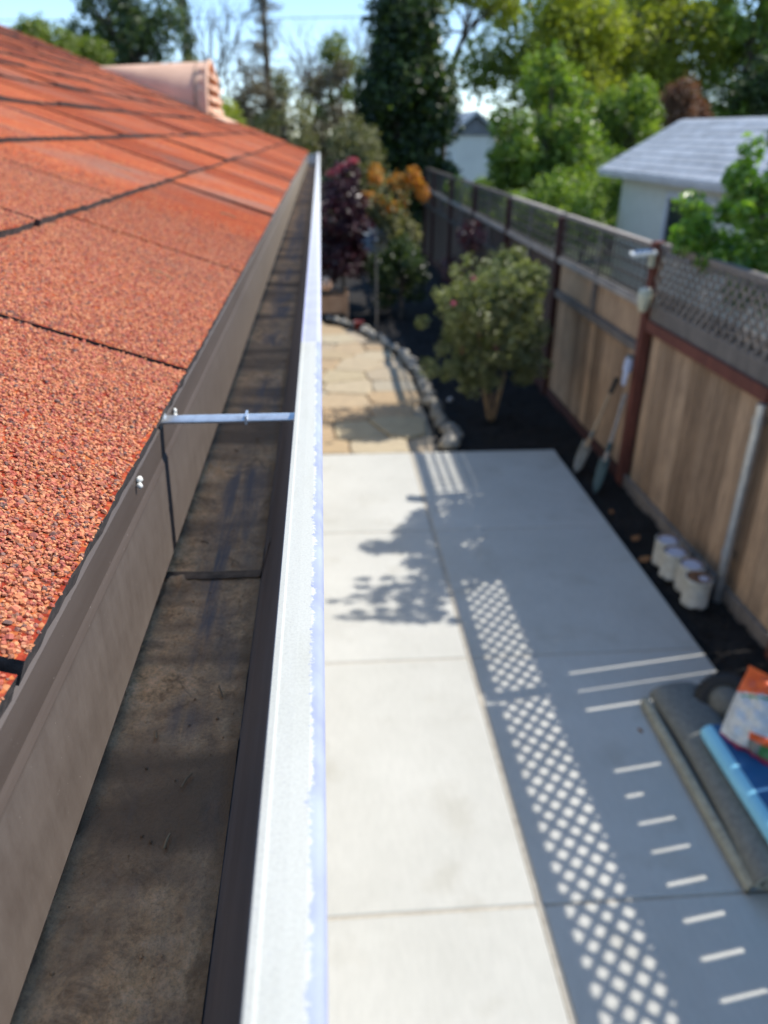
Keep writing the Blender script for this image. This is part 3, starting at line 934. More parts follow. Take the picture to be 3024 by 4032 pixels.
for a, b in zip(posts[2:], posts[3:]):
    a += .045; b -= .045
    far = a > 8.1  # boards past here hold the trees' shade in their colour
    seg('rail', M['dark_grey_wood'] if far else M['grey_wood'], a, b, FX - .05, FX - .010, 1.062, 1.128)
    seg('band_board', M['shaded_board'] if far else M['board'], a, b, FX - .007, FX + .008, 1.130, 1.405)
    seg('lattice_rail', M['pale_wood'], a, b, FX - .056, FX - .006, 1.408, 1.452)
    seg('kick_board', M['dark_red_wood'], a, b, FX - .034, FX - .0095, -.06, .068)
for a, b in zip([-.2] + posts[:-1], posts):
    seg('cap_rail', M['dark_grey_wood'] if a > 10 else M['pale_wood'] if a > 5 else M['grey_wood'], a + .002 if a < 0 else a + .045, b - .045, FX - .030, FX + .030, 1.862 if a < 5.7 else 1.852, 1.895 if a < 5.7 else 1.875)
    seg('top_board', M['grey_wood'], a + .046, b - .046, FX - .020, FX + .002, 1.838 if a < 5.7 else 1.832, 1.858 if a < 5.7 else 1.849)
for y in [q + 1.22 for q in posts[2:7]]:
    m = MB(); m.box(FX - .050, FX - .0335, y - .02, y + .02, 1.47, 1.83); m.build('stud', M['grey_wood'], fence)
    m = MB(); m.box(FX - .052, FX - .0105, y - .022, y + .022, 1.131, 1.404); m.build('stud', M['grey_wood'], fence)
# diagonal lattice in the near bays
def diag_panel(y0, y1, z0, z1, pitch=.098, w=.026):
    pn = MB(); pn.box(FX - .034, FX - .012, y0, y1, z0 - .0, z0 + .02); pn_o = pn.build('lattice_panel', M['grey_wood'], fence)
    for d in (1, -1):
        x0 = FX - .030 + (.008 if d > 0 else 0)
        c = y0 - (z1 - z0)
        while c < y1 + (z1 - z0):
            ya, yb = (c, c + (z1 - z0)) if d > 0 else (c + (z1 - z0), c)
            za, zb = z0, z1
            # clip to the bay
            def yz(t): return ya + (yb - ya) * t, za + (zb - za) * t
            t0, t1 = 0., 1.
            for lim, s in ((y0, 1), (y1, -1)):
                fa, fb = s * (ya - lim), s * (yb - lim)
                if fa < 0 and fb < 0: t0 = 2
                elif fa < 0: t0 = max(t0, fa / (fa - fb))
                elif fb < 0: t1 = min(t1, fa / (fa - fb))
            if t1 - t0 > .03:
                (a1, b1), (a2, b2) = yz(t0), yz(t1); j1, j2 = random.uniform(-.005, .005), random.uniform(-.005, .005); a1 = min(max(a1 + j1, y0), y1); a2 = min(max(a2 + j2, y0), y1)
                m = MB(); m.bar((x0, a1, b1), (x0, a2, b2), w * random.uniform(.88, 1.14), .006, (1, 0, 0)); m.build('lattice_slat', M['grey_wood'], pn_o)
            c += pitch
diag_panel(-.1, .83, 1.445, 1.836); diag_panel(.91, 3.27, 1.445, 1.836); diag_panel(3.35, 5.71, 1.446, 1.836)
m = MB(); m.box(FX + .02, FX + .036, -.1, 5.70, 1.40, 1.56); m.box(FX - .030, FX - .012, 3.92, 5.70, 1.347, 1.444); m.build('backing_board', M['grey_wood'], fence)
# square lattice in the far bays
for i, (a, b) in enumerate(zip(posts[2:], posts[3:])):
    a += .05; b -= .05
    pn = MB(); pn.box(FX - .034, FX - .010, a, b, 1.454, 1.468); pn_o = pn.build('lattice_panel', M['grey_wood'], fence)
    big = MB(); LM = M['dark_grey_wood']
    pitch = .108 if i < 3 else .14
    y = a + .03
    while y < b:
        t = MB() if i < 3 else big
        t.box(FX - .024, FX - .017, y, y + .036, 1.469, 1.830)
        if i < 3: t.build('lattice_slat', LM, pn_o)
        y += pitch
    for z in (1.49, 1.585, 1.68, 1.775):
        t = MB() if i < 3 else big
        t.box(FX - .032, FX - .0245, a, b, z, z + .019)
        if i < 3: t.build('lattice_slat', LM, pn_o)
    if i >= 3: tag(big.build('lattice_slats', LM, pn_o), kind='stuff')
# galvanised mid post
sp = empty('steel_post', (FX - .062, 3.93, -.05), 'shiny galvanised steel pole bolted to the near fence boards', 'pole')
m = MB(); m.tube([(FX - .064, 3.93, -.10), (FX - .064, 3.93, 1.262)], .030, 14); m.build('pipe', M['steel'], sp)
for z in (.3, 1.15):
    m = MB(); m.tube([(FX - .064, 3.93, z - .015), (FX - .064, 3.93, z + .015)], .034, 14); m.box(FX - .07, FX - .010, 3.967, 3.99, z - .02, z + .02); m.build('clamp', M['steel'], sp)

# ------------------------------------------------------------------ foliage tools
def crown_mesh(name, clumps, n, size, mat, parent, aspect=.5, droop=0.0, fill=.55, szvar=.35):
    """clumps: (cx,cy,cz, rx,ry,rz); leaf diamonds spread through and over the clumps"""
    C = np.array(clumps, float)
    vol = (C[:, 3] * C[:, 4] * C[:, 5]) ** (2 / 3)
    idx = rng.choice(len(C), n, p=vol / vol.sum())
    d = rng.normal(0, 1, (n, 3)); d /= np.linalg.norm(d, axis=1)[:, None]
    rad = fill + (1 - fill) * rng.uniform(0, 1, n) ** .6
    rad *= 1 + rng.normal(0, .10, n)
    P = C[idx, :3] + d * C[idx, 3:] * rad[:, None]
    nr = d * .6 + rng.normal(0, .55, (n, 3)) + np.array([0, 0, .45])
    nr /= np.linalg.norm(nr, axis=1)[:, None]
    a = rng.normal(0, 1, (n, 3)); a[:, 2] -= droop
    a -= nr * (a * nr).sum(1)[:, None]; a /= np.linalg.norm(a, axis=1)[:, None]
    b = np.cross(nr, a)
    L = (size * rng.uniform(1 - szvar, 1 + szvar, n))[:, None]
    fold = nr * L * .14
    V = np.stack([P - a * L * .5, P + b * L * aspect * .5 + fold, P + a * L * .5, P - b * L * aspect * .5 + fold], 1).reshape(-1, 3)
    return np_mesh(name, V, np.arange(4 * n).reshape(n, 4), mat, parent)

def rand_clumps(c, r, n, cr, flat=1.0, shell=.35):
    out_ = []
    for _ in range(n):
        while True:
            d = Vector((random.uniform(-1, 1), random.uniform(-1, 1), random.uniform(-1, 1)))
            if shell < d.length < 1: break
        q = cr * random.uniform(.65, 1.3)
        out_.append((c[0] + d.x * r[0], c[1] + d.y * r[1], c[2] + d.z * r[2], q, q, q * flat))
    return out_

def limbs(m, base, clumps, r0, split_z, k=10, n=7):
    """tapered trunk with limbs reaching some of the clumps"""
    b = Vector(base)
    tops = [Vector(c[:3]) for c in clumps]
    cx_ = sum((t for t in tops), Vector()) / len(tops)
    fork = Vector((b.x * .7 + cx_.x * .3, b.y * .7 + cx_.y * .3, split_z))
    mid = (b + fork) / 2 + Vector((random.uniform(-1, 1), random.uniform(-1, 1), 0)) * r0
    m.tube([b - Vector((0, 0, .1)), b + Vector((0, 0, .15)), mid, fork], [r0 * 1.4, r0 * 1.05, r0 * .9, r0 * .75], n)
    top = max(tops, key=lambda t: t.z)
    m.tube([fork, (fork + top) / 2 + Vector((random.uniform(-1, 1), 0, 0)) * r0 * 2, top], [r0 * .72, r0 * .45, r0 * .12], n)
    for t in random.sample(tops, min(k, len(tops))):
        s = fork + (top - fork) * random.uniform(0, .6) * (1 if t.z > fork.z else 0)
        h = (s + t) / 2 + Vector((random.uniform(-1, 1), random.uniform(-1, 1), random.uniform(.2, 1))) * (t - s).length * .12
        m.tube([s, h, t], [r0 * .38, r0 * .25, r0 * .07], 6)

def tree(name, label, cat, base, r0, fork_z, clumps, n, size, leaf, bark='bark', group=None, aspect=.5, k=12, fill=.55, droop=0.0):
    t = empty(name, base, label, cat, group)
    m = MB(); limbs(m, base, clumps, r0, fork_z, k); m.build('trunk', M[bark], t)
    crown_mesh('crown', clumps, n, size, M[leaf], t, aspect, droop, fill)
    return t

# --- shrub with pink flowers in front of the fence
cl = rand_clumps((1.63, 7.45, 1.02), (.50, .48, .50), 34, .18) + rand_clumps((1.15, 7.3, .62), (.25, .25, .16), 6, .12) + rand_clumps((1.45, 7.2, .45), (.2, .2, .15), 4, .11) + rand_clumps((1.62, 7.4, 1.1), (.70, .6, .60), 22, .075, shell=.75) + rand_clumps((1.62, 7.3, .55), (.52, .40, .22), 14, .12, shell=.3)
t = empty('flowering_shrub', (1.68, 7.4, 0), 'rounded sage green shrub with a few pink blooms in the dark bed against the fence', 'shrub')
m = MB()
for q in range(5):
    a = q * 1.3; c_ = cl[q * 3]
    m.tube([(1.68 + .018 * math.cos(a), 7.4 + .018 * math.sin(a), -.08), (1.66 + .13 * math.cos(a), 7.4 + .15 * math.sin(a), .42), c_[:3]], [.015, .012, .005], 7)
m.build('stems', M['tan_stem'], t)
crown_mesh('foliage', cl, 9800, .064, M['l_shrub'], t, .42, fill=.4)
for q in range(6):
    c_ = random.choice(cl)
    crown_mesh('bloom', [(c_[0] + random.uniform(-.08, .05), c_[1] - .1 + random.uniform(-.05, .1), c_[2] + .13, .03, .03, .025)], 16, .03, M['l_bloom'], t, .8, fill=.2)

# --- burgundy shrub, its pink new shoots
cl = rand_clumps((.28, 12.5, 1.25), (.40, .40, .78), 34, .20)
t = tree('burgundy_shrub', 'dark burgundy leaved shrub with pink shoot tips beyond the gutter end', 'shrub', (.30, 12.5, 0), .035, .5, cl, 6500, .085, 'l_burg', k=10)
crown_mesh('shoots', [(.18 + .1 * i, 12.45, 2.05 + .055 * i, .09, .07, .045) for i in range(4)], 190, .085, M['l_pink'], t, .4, fill=.1)
# --- orange-tipped shrub over green
cl = rand_clumps((1.05, 13.2, 1.15), (.46, .42, .78), 34, .19)
t = tree('photinia_shrub', 'bushy green shrub topped with orange and yellow young leaves', 'shrub', (1.08, 13.2, 0), .04, .5, cl, 7000, .085, 'l_thick', k=10)
ot = [(c_[0], c_[1] - .04, c_[2] + .08, .16, .14, .13) for c_ in cl if c_[2] > 1.25] + [(1.45, 13.1, 1.95, .14, .12, .20), (.85, 13.1, 2.0, .14, .12, .18), (1.6, 13.1, 1.75, .1, .1, .16)]
crown_mesh('young_leaves', ot, 1500, .085, M['l_orange'], t, .45, fill=.3)
cl = rand_clumps((1.22, 12.3, .62), (.42, .4, .52), 26, .18)
tree('dark_shrub', 'low dark green shrub in shade beside the garden pole', 'shrub', (1.22, 12.3, 0), .03, .3, cl, 4200, .07, 'l_dark', k=8)
cl = rand_clumps((1.98, 10.9, .95), (.28, .5, .55), 14, .17)
tree('purple_shrub', 'small dark purple shrub in shade against the far fence boards', 'shrub', (2.0, 10.9, 0), .025, .4, cl, 2200, .07, 'l_burg', k=8)

# --- neighbour's bright tree leaning over the near fence
cl = rand_clumps((2.90, 5.05, 2.05), (.50, .58, .46), 54, .11) + [(2.62, 5.0, 2.50, .07, .07, .12), (2.80, 5.1, 2.64, .05, .05, .12), (2.30, 5.0, 2.22, .09, .10, .08), (2.34, 5.05, 2.0, .09, .10, .08), (2.5, 5.0, 1.87, .09, .10, .07)]
for q in range(11):     # loose leafy sprays reaching out over the yard
    p0 = Vector((2.95, 4.35 + .05 * q - .25, 2.55 + random.uniform(-.1, .3))); d0 = Vector((-1, random.uniform(-.45, .25), random.uniform(-.1, .75))).normalized()
    for w in range(4):
        p_ = p0 + d0 * (.13 * w); cl.append((p_.x, p_.y, p_.z, .075 - .013 * w, .045 - .008 * w, .04 - .006 * w))
tree('leafy_tree', 'fresh bright green leafy tree leaning over the near fence lattice', 'tree', (3.25, 4.9, -.1), .06, 1.3, cl, 9400, .060, 'l_bright', k=22, fill=.2)

# --- big dark evergreen beyond the fence end
cl = rand_clumps((2.15, 22, 2.1), (1.35, 1.2, 2.1), 54, .6, shell=.1) + rand_clumps((2.25, 22, 4.7), (.70, .8, 1.4), 28, .5, shell=.1)
tree('evergreen_tree', 'tall dark evergreen tree standing at the end of the fence', 'tree', (2.2, 22, -.1), .22, 1.2, cl, 30000, .18, 'l_dark', k=14, fill=.35)
# high spreading branches of it on the right
cl = rand_clumps((4.3, 23.5, 5.75), (1.4, .8, .35), 12, .34) + [(3.0, 23.3, 4.9, .25, .2, .3)]
tree('spreading_tree', 'tree with thin forked limbs and olive sprays against the sky right of the dark evergreen', 'tree', (3.4, 23.8, -.1), .10, 4.4, cl, 1900, .15, 'l_olive', k=10, fill=.3)

# --- mid green tree right of centre
cl = rand_clumps((4.08, 15.3, 2.40), (.88, .85, 1.2), 50, .32) + rand_clumps((4.6, 15.6, 1.5), (.5, .6, .6), 12, .3) + [(3.15, 15, 2.75, .2, .2, .35), (3.75, 15.2, 3.55, .25, .25, .4), (4.1, 15.2, 3.75, .2, .2, .3)]
tree('green_tree', 'mid green bushy tree behind the fence between the white gable and the grey roof', 'tree', (4.0, 15.4, -.1), .13, 1.0, cl, 12500, .125, 'l_mid', k=16, fill=.2)
cl = rand_clumps((3.0, 16.5, 1.50), (.5, 1.0, .40), 16, .22)
tree('hedge_shrub', 'low green shrub peeping over the far fence cap', 'shrub', (3.0, 16.5, -.1), .05, .9, cl, 3200, .09, 'l_mid', k=8)
cl = rand_clumps((3.55, 12.6, 1.55), (.45, .6, .45), 22, .22) + rand_clumps((3.3, 13.8, 1.2), (.5, .8, .5), 16, .25)
tree('sunlit_shrub', 'sunlit yellow green shrub at the far corner of the cream shed', 'shrub', (3.55, 12.6, -.1), .04, .8, cl, 5200, .085, 'l_mid', k=8)

cl = rand_clumps((5.9, 18.0, 1.3), (1.0, .8, .95), 30, .34)
tree('garden_shrub', 'broad green shrub filling the gap behind the far corner of the cream house', 'shrub', (5.9, 18, -.1), .05, .8, cl, 6000, .10, 'l_mid', k=8)
# --- row of tall trees behind the neighbour's house
cl = rand_clumps((6.7, 22.5, 4.3), (1.3, 1.0, 2.2), 44, .55)
tree('tall_tree', 'tall yellow green tree with open crown above the mid green tree', 'tree', (6.7, 22.5, -.1), .20, 2.4, cl, 10000, .16, 'l_olive', k=16, fill=.2)
cl = rand_clumps((9.5, 24.5, 4.9), (2.2, 1.2, 2.6), 60, .6)
tree('tall_tree', 'tall olive tree with forked leaning trunks over the left end of the grey roof', 'tree', (9.0, 24.5, -.1), .26, 2.6, cl, 13000, .17, 'l_olive', 'pale_bark', k=18, fill=.2)
cl = rand_clumps((12.4, 24, 4.6), (2.0, 1.2, 2.7), 60, .6)
tree('tall_tree', 'darker tall tree at the right edge behind the grey roof', 'tree', (12.3, 24, -.1), .26, 2.2, cl, 14000, .17, 'l_mid', k=16, fill=.2)
cl = rand_clumps((7.3, 20.0, 2.9), (.75, .6, .8), 22, .34)
tree('green_tree', 'green tree between the bushy tree and the grey roof ridge', 'tree', (7.3, 20, -.1), .13, 1.5, cl, 6000, .12, 'l_mid', k=12, fill=.4)
cl = rand_clumps((7.85, 18.2, 2.95), (.45, .4, .55), 14, .26)
tree('rust_tree', 'small rusty brown leaved tree just above the end of the grey roof', 'tree', (7.85, 18.2, -.1), .08, 1.7, cl, 3000, .10, 'l_rust', k=10, fill=.35)
cl = rand_clumps((11.0, 19.5, 3.3), (1.6, .8, .75), 30, .38)
tree('dark_tree', 'dark green tree mass behind the right part of the grey roof', 'tree', (11, 19.5, -.1), .16, 1.6, cl, 8500, .13, 'l_dark', k=12, fill=.45)
cl = rand_clumps((8.6, 30, 5.0), (3.5, 1.5, 2.6), 44, .8)
tree('distant_tree', 'pale green distant tree seen through gaps of the tall olive trees', 'tree', (8.6, 30, -.1), .3, 2.5, cl, 9000, .24, 'l_lime', k=14, fill=.35)

# hazy far tree line beyond everything
fc = []
for q in range(150):
    fx = -60 + q * .95 + random.uniform(-.6, .6)
    fh = random.uniform(2.6, 4.9)
    fc.append((fx, 72 + random.uniform(-5, 5), fh * .5, 1.5, 1.5, fh * .52))
tag(crown_mesh('far_treeline', fc, 16000, .55, M['l_thick'], None, .6, fill=.5), kind='stuff')
# --- left of the yard, above the roof
cl = rand_clumps((-4.9, 16.6, 3.70), (.95, .8, .52), 26, .28)
tree('lime_tree', 'yellow green bushy tree above the roof at the top left corner', 'tree', (-4.9, 16.6, -.1), .12, 2.4, cl, 7500, .10, 'l_lime', k=10, fill=.4)
cl = rand_clumps((-4.4, 20.5, 4.6), (1.15, .8, 1.15), 30, .34, shell=.1)
tree('sparse_tree', 'dark blue green tree with sky showing through left of the roof vent', 'tree', (-4.4, 20.5, -.1), .16, 3.0, cl, 5600, .13, 'l_blue', k=18, fill=.3)
cl = [( -3.17 + random.uniform(-.12, .12), 22 + random.uniform(-.1, .1), 3.4 + .24 * i, .20, .2, .22) for i in range(13)]
tree('slim_tree', 'slim upright sparse tree just left of the power line end', 'tree', (-3.15, 22, -.1), .07, 2.0, cl, 1300, .11, 'l_blue', k=8, fill=.2)
cl = rand_clumps((-3.0, 18.6, 3.3), (.9, .5, .5), 12, .22)
tree('sparse_shrub', 'thin twiggy green growth right behind the roof vent', 'shrub', (-3.0, 18.6, -.1), .07, 2.0, cl, 1500, .09, 'l_thick', k=10, fill=.2)

def conifer(name, label, base, h, r, whorls, n, leaf):
    t = empty(name, base, label, 'tree')
    b = Vector(base); m = MB()
    m.tube([b, b + Vector((.05, 0, h * .5)), b + Vector((0, 0, h))], [.17, .12, .03], 8)
    cl = []
    for i in range(whorls):
        z = h * (.22 + .76 * i / whorls); L = r * (1.15 - .9 * i / whorls) * random.uniform(.6, 1.2)
        z += random.uniform(-.12, .12)
        for q in range(6):
            a = random.uniform(0, 6.28); d = Vector((math.cos(a), math.sin(a), random.uniform(-.45, .25)))
            L = r * (1.15 - .9 * i / whorls) * random.uniform(.35, 1.2)
            s = b + Vector((0, 0, z)); e = s + d * L
            m.tube([s, s + d * L * .5 + Vector((0, 0, .04)), e], [.02, .013, .005], 5)
            for w in (.45, .75, 1.0):
                p = s + d * L * w; cl.append((p.x, p.y, p.z, .20, .20, .15))
    m.build('trunk', M['bark'], t)
    crown_mesh('crown', cl, n, .13, M[leaf], t, .25, fill=.1)
conifer('conifer', 'tall bare brownish conifer rising above the thicket beside the power line', (-1.62, 28, -.1), 7.6, 1.05, 20, 4800, 'l_brown')

def bare_tree(name, label, base, h, spread, seed, depth=5, r0=.09):
    random.seed(seed)
    t = empty(name, base, label, 'tree'); m = MB()
    def grow(p, d, L, r, k):
        e = p + d * L
        mid = p + d * L * .5 + Vector((random.uniform(-1, 1), random.uniform(-1, 1), random.uniform(-.5, 1))) * L * .08
        m.tube([p, mid, e], [r, r * .85, r * .66], 5 if k < depth - 1 else 6, cap=False)
        if k == 0: return
        for _ in range(3 if k > 1 else 2):
            nd = (d + Vector((random.uniform(-1, 1), random.uniform(-1, 1), random.uniform(-.35, .75))) * spread).normalized()
            grow(p + d * L * random.uniform(.6, 1), nd, L * random.uniform(.6, .82), r * .6, k - 1)
    grow(Vector(base), Vector((0, 0, 1)), h * .42, r0, depth)
    m.build('trunk', M['bark'], t)
    return t
bare_tree('bare_tree', 'leafless grey tree with fine branches between the conifer and the dark evergreen', (1.0, 25, -.1), 5.6, .75, 3)
bare_tree('bare_tree', 'leafless brownish tree just left of the tall conifer', (-2.3, 24, -.1), 5.4, .7, 5)
bare_tree('bare_tree', 'leafless brownish tree just right of the tall conifer', (-.55, 25, -.1), 5.0, .7, 9)
random.seed(21)
# thicket of separate shrubs under them
spots = [(-2.35, 20.0, 1.7, 'l_thick', 'olive shrub with bare twigs directly right of the roof vent'),
         (-1.45, 21.0, 2.1, 'l_brown', 'brown twiggy shrub below the tall conifer'),
         (-.75, 19.0, 1.9, 'l_thick', 'grey olive shrub above the middle of the roof slope'),
         (.15, 20.5, 2.2, 'l_brown', 'brownish shrub left of the dark evergreen trunk'),
         (.75, 18.5, 1.4, 'l_thick', 'olive shrub right above the far gutter end'),
         (-1.8, 17.5, 1.6, 'l_olive', 'yellowish olive shrub low behind the vent louvres'),
         (.55, 23.5, 2.6, 'l_lime', 'bright yellow green bush peeking left of the dark evergreen')]
for x, y, h, lf, lab in spots:
    h *= 1.9
    cl = rand_clumps((x, y, h * .62), (.66, .5, h * .42), 44, .26)
    tree('thicket_shrub', lab, 'shrub', (x, y, -.1), .05, .9, cl, 4600, .095, lf, k=20, fill=.2)

# ------------------------------------------------------------------ neighbour's shed
nb = empty('neighbour_house', (4.9, 9, 0), 'cream walled low house with pale grey gable roof behind the fence', 'house')
ax = Vector((-.0327, 1, 0)).normalized(); pr = Vector((ax.y, -ax.x, 0))
C0 = Vector((4.30, 12.5, 0))
def hp(u, v, z): return C0 + ax * u + pr * v + Vector((0, 0, z))
m = MB()
U0, W_ = -9.0, 2.1
zw = 2.08
q = [hp(-.25, .22, -.15), hp(U0, .22, -.15), hp(U0, W_, -.15), hp(-.25, W_, -.15)]
q2 = [p + Vector((0, 0, zw + .15)) for p in q]
m.add(q + q2, [(0, 1, 5, 4), (1, 2, 6, 5), (2, 3, 7, 6), (3, 0, 4, 7)])
m.add([q2[3], q2[0], (q2[0] + q2[3]) / 2 + Vector((0, 0, .60))], [(0, 1, 2)])
m.build('wall', M['cream_wall'], nb)
run, rise = 1.13, .67
m = MB()
tn = Vector((0, 0, .035))
A = [hp(.05, -.05, 2.13), hp(U0, -.05, 2.13), hp(U0, run, 2.13 + rise), hp(.05, run, 2.13 + rise)]
B = [hp(.05, 2 * run + .05, 2.13), hp(U0, 2 * run + .05, 2.13)]
m.add([p for p in A] + [p - tn for p in A] + B + [p - tn for p in B], [(0, 3, 2, 1), (4, 5, 6, 7), (0, 1, 5, 4), (1, 2, 6, 5), (0, 4, 7, 3), (3, 8, 9, 2), (7, 6, 11, 10)])
rf = m.build('roof', M['roof_grey'], nb)
for k in range(9):     # shingle courses
    v0, v1 = -.055 + k * .132, -.055 + k * .132 + .15
    z0, z1 = 2.13 + (v0 + .05) / (run + .05) * rise, 2.13 + (v1 + .05) / (run + .05) * rise
    u = .06
    while u > -7.0:
        L = random.uniform(.5, 1.1)
        m = MB()
        m.add([hp(u, v0, z0 + .012), hp(u - L + .01, v0, z0 + .012), hp(u - L + .01, v1, z1 + .004), hp(u, v1, z1 + .004), hp(u, v0, z0 - .002), hp(u - L + .01, v0, z0 - .002)],
              [(0, 3, 2, 1), (0, 1, 5, 4)])
        m.build('shingle', M['roof_grey'], rf)
        u -= L
m = MB(); m.add([hp(.05, -.09, 2.12), hp(U0, -.09, 2.12), hp(U0, -.055, 2.04), hp(.05, -.055, 2.04), hp(.05, -.052, 2.12), hp(U0, -.052, 2.12)], [(0, 1, 2, 3), (0, 4, 5, 1)])
m.bar(hp(.06, -.05, 2.09), hp(.06, run, 2.09 + rise), .02, .09); m.build('fascia_board', M['white_trim'], nb)
def win(u0, u1, z0, z1):
    m = MB(); d = .185
    for a, b, c, e in ((u0, u1, z0 - .06, z0), (u0, u1, z1, z1 + .07), (u0 - .001, u0 + .07, z0, z1), (u1 - .07, u1 + .001, z0, z1), ((u0 + u1) / 2 - .03, (u0 + u1) / 2 + .03, z0, z1)):
        m.obox(hp((a + b) / 2, d + .03, (c + e) / 2), ax * abs(b - a) / 2, pr * .035, Vector((0, 0, (e - c) / 2)))
    f = m.build('window', M['white_trim'], nb)
    m = MB(); m.obox(hp((u0 + u1) / 2, d + .03, (z0 + z1) / 2), ax * abs(u1 - u0) / 2, pr * .008, Vector((0, 0, (z1 - z0) / 2))); m.build('pane', M['glass'], f)
win(-3.2, -1.88, 1.22, 1.86)

# ------------------------------------------------------------------ white gabled house far off
fb = empty('distant_house', (8.1, 45, 0), 'distant white gable house with grey roof seen between trees', 'house')
m = MB()
m.box(7.2, 9.3, 45, 52, -.15, 2.55)
m.build('wall', M['white_wall'], fb)
m = MB(); m.add([(7.1, 44.9, 2.5), (9.4, 44.9, 2.5), (8.25, 44.9, 3.35)], [(0, 1, 2)]); m.build('gable', M['grey_roof2'], fb)
m = MB(); m.add([(6.8, 44.7, 2.35), (8.25, 44.7, 3.5), (8.25, 53, 3.5), (6.8, 53, 2.35), (9.7, 44.7, 2.35), (9.7, 53, 2.35), (6.8, 44.7, 2.5), (8.25, 44.7, 3.68), (8.25, 53, 3.68), (6.8, 53, 2.5), (9.7, 44.7, 2.5), (9.7, 53, 2.5)],
               [(0, 1, 2, 3), (1, 4, 5, 2), (6, 9, 8, 7), (7, 8, 11, 10), (0, 6, 7, 1), (1, 7, 10, 4), (0, 3, 9, 6), (4, 10, 11, 5)])
m.build('roof', M['roof_grey'], fb)

# power lines on their poles
def wire(pts, label):
    m = MB(); m.tube(pts, .013, 5); return tag(m.build('power_line', M['wire']), label, 'cable')
def sag(a, b, d, n=12): return [(a[0] + (b[0] - a[0]) * i / n, a[1] + (b[1] - a[1]) * i / n, a[2] + (b[2] - a[2]) * i / n - d * 4 * (i / n) * (1 - i / n)) for i in range(n + 1)]
wire(sag((-26, 32, 5.75), (24, 29, 6.75), .25), 'overhead cable crossing the sky highest, above the roof vent')
wire(sag((-26, 32.4, 4.5), (24, 29.4, 5.55), .2), 'middle overhead cable crossing the blue gap between trees')
wire(sag((-26, 32.8, 4.1), (24, 29.8, 5.25), .2), 'lowest overhead cable crossing the blue gap between trees')
for x, y, h, lab in ((-26, 32.4, 8, 'wooden utility pole carrying the cables beyond the left trees'), (24, 29.4, 8, 'wooden utility pole carrying the cables beyond the right trees')):
    p = empty('utility_pole', (x, y, -.1), lab, 'pole')
    m = MB(); m.tube([(x, y, -.2), (x, y, h)], [.16, .11], 10); m.build('shaft', M['bark'], p)
    m = MB(); m.bar((x, y - .9, h - .4), (x, y + .9, h - .4), .09, .1); m.build('crossarm', M['bark'], p)

# ------------------------------------------------------------------ things in the yard
# solar lamp on the main post
lamp = empty('solar_lamp', (FX - .09, 5.72, 1.45), 'white solar lamp with flat panel fixed to the red fence post', 'lamp')
m = MB(); m.obox((2.335, 5.71, 1.825), (.085, -.02, .012), (.012, .055, .004), (-.002, 0, .011)); m.build('panel_housing', M['white_plastic'], lamp)
m = MB(); m.obox((2.337, 5.71, 1.838), (.065, -.015, .009), (.009, .04, .003), (-.0003, 0, .002)); m.build('solar_panel', M['solar'], lamp)
m = MB(); m.obox((2.395, 5.685, 1.775), (.016, 0, 0), (0, .02, 0), (0, 0, .045)); m.build('bracket', M['cream_plastic'], lamp)
m = MB(); m.lathe([(.0, .075), (.045, .072), (.052, .04), (.048, 0), (.038, -.05), (.030, -.085), (0, -.088)], (2.372, 5.655, 1.50), 18); m.build('lamp_cup', M['cream_plastic'], lamp)
m = MB(); m.lathe([(0, .088), (.034, .085), (.036, .074), (0, .0735)], (2.372, 5.655, 1.50), 18); m.build('lens', M['white_plastic'], lamp)
m = MB(); m.tube([(2.385, 5.69, 1.75), (2.37, 5.66, 1.66), (2.365, 5.655, 1.575)], .005, 6); m.build('cable', M['wire'], lamp)

def shovel(name, label, top, foot, mat_h, mat_b, grip, bw=.11, bl=.27):
    top, foot = Vector(top), Vector(foot)
    s = empty(name, foot, label, 'shovel')
    d = (top - foot).normalized()
    nb_ = foot + d * bl
    m = MB(); m.tube([nb_ - d * .03, nb_ + (top - nb_) * .5, top], [.019, .016, .016], 10); m.build('handle', mat_h, s)
    m = MB(); m.tube([top - d * .14, top], [.020, .021], 10); m.build('grip', grip, s)
    side = d.cross(Vector((0, 0, 1)).cross(d)).normalized()
    side = Vector((0, 1, 0)) - d * d.y; side.normalize(); nr = d.cross(side)
    rows = []
    for t, w, c in ((0, .25, 0), (.12, .6, .004), (.35, .92, .012), (.75, 1, .016), (1, .95, .012)):
        rows.append([foot + d * bl * t + side * bw * w * k / 2 + nr * c * (1 - abs(k) * .6) * -1 for k in (-2, -1, 0, 1, 2)])
    vs = [p for r in rows for p in r]
    fs = [(i * 5 + k, i * 5 + k + 1, i * 5 + k + 6, i * 5 + k + 5) for i in range(4) for k in range(4)]
    b = MB(); b.add(vs, fs, 0, True); b.add([v + nr * .004 for v in vs], [f[::-1] for f in fs], 0, True)
    b.tube([nb_ - d * .07, nb_ + d * .12], [.012, .022], 10)
    b.build('blade', mat_b, s)
    return s
shovel('digging_shovel', 'steel bladed shovel with wooden shaft and black grip leaning on the fence', (2.40, 6.02, .80), (2.13, 5.98, -.02), M['handle_wood'], M['shovel_steel'], M['rubber'])
shovel('spade', 'teal bladed spade with pale shaft leaning beside the red post', (2.41, 5.83, .72), (2.17, 5.56, -.03), M['pale_wood'], M['teal'], M['pale_wood'], .09, .30)
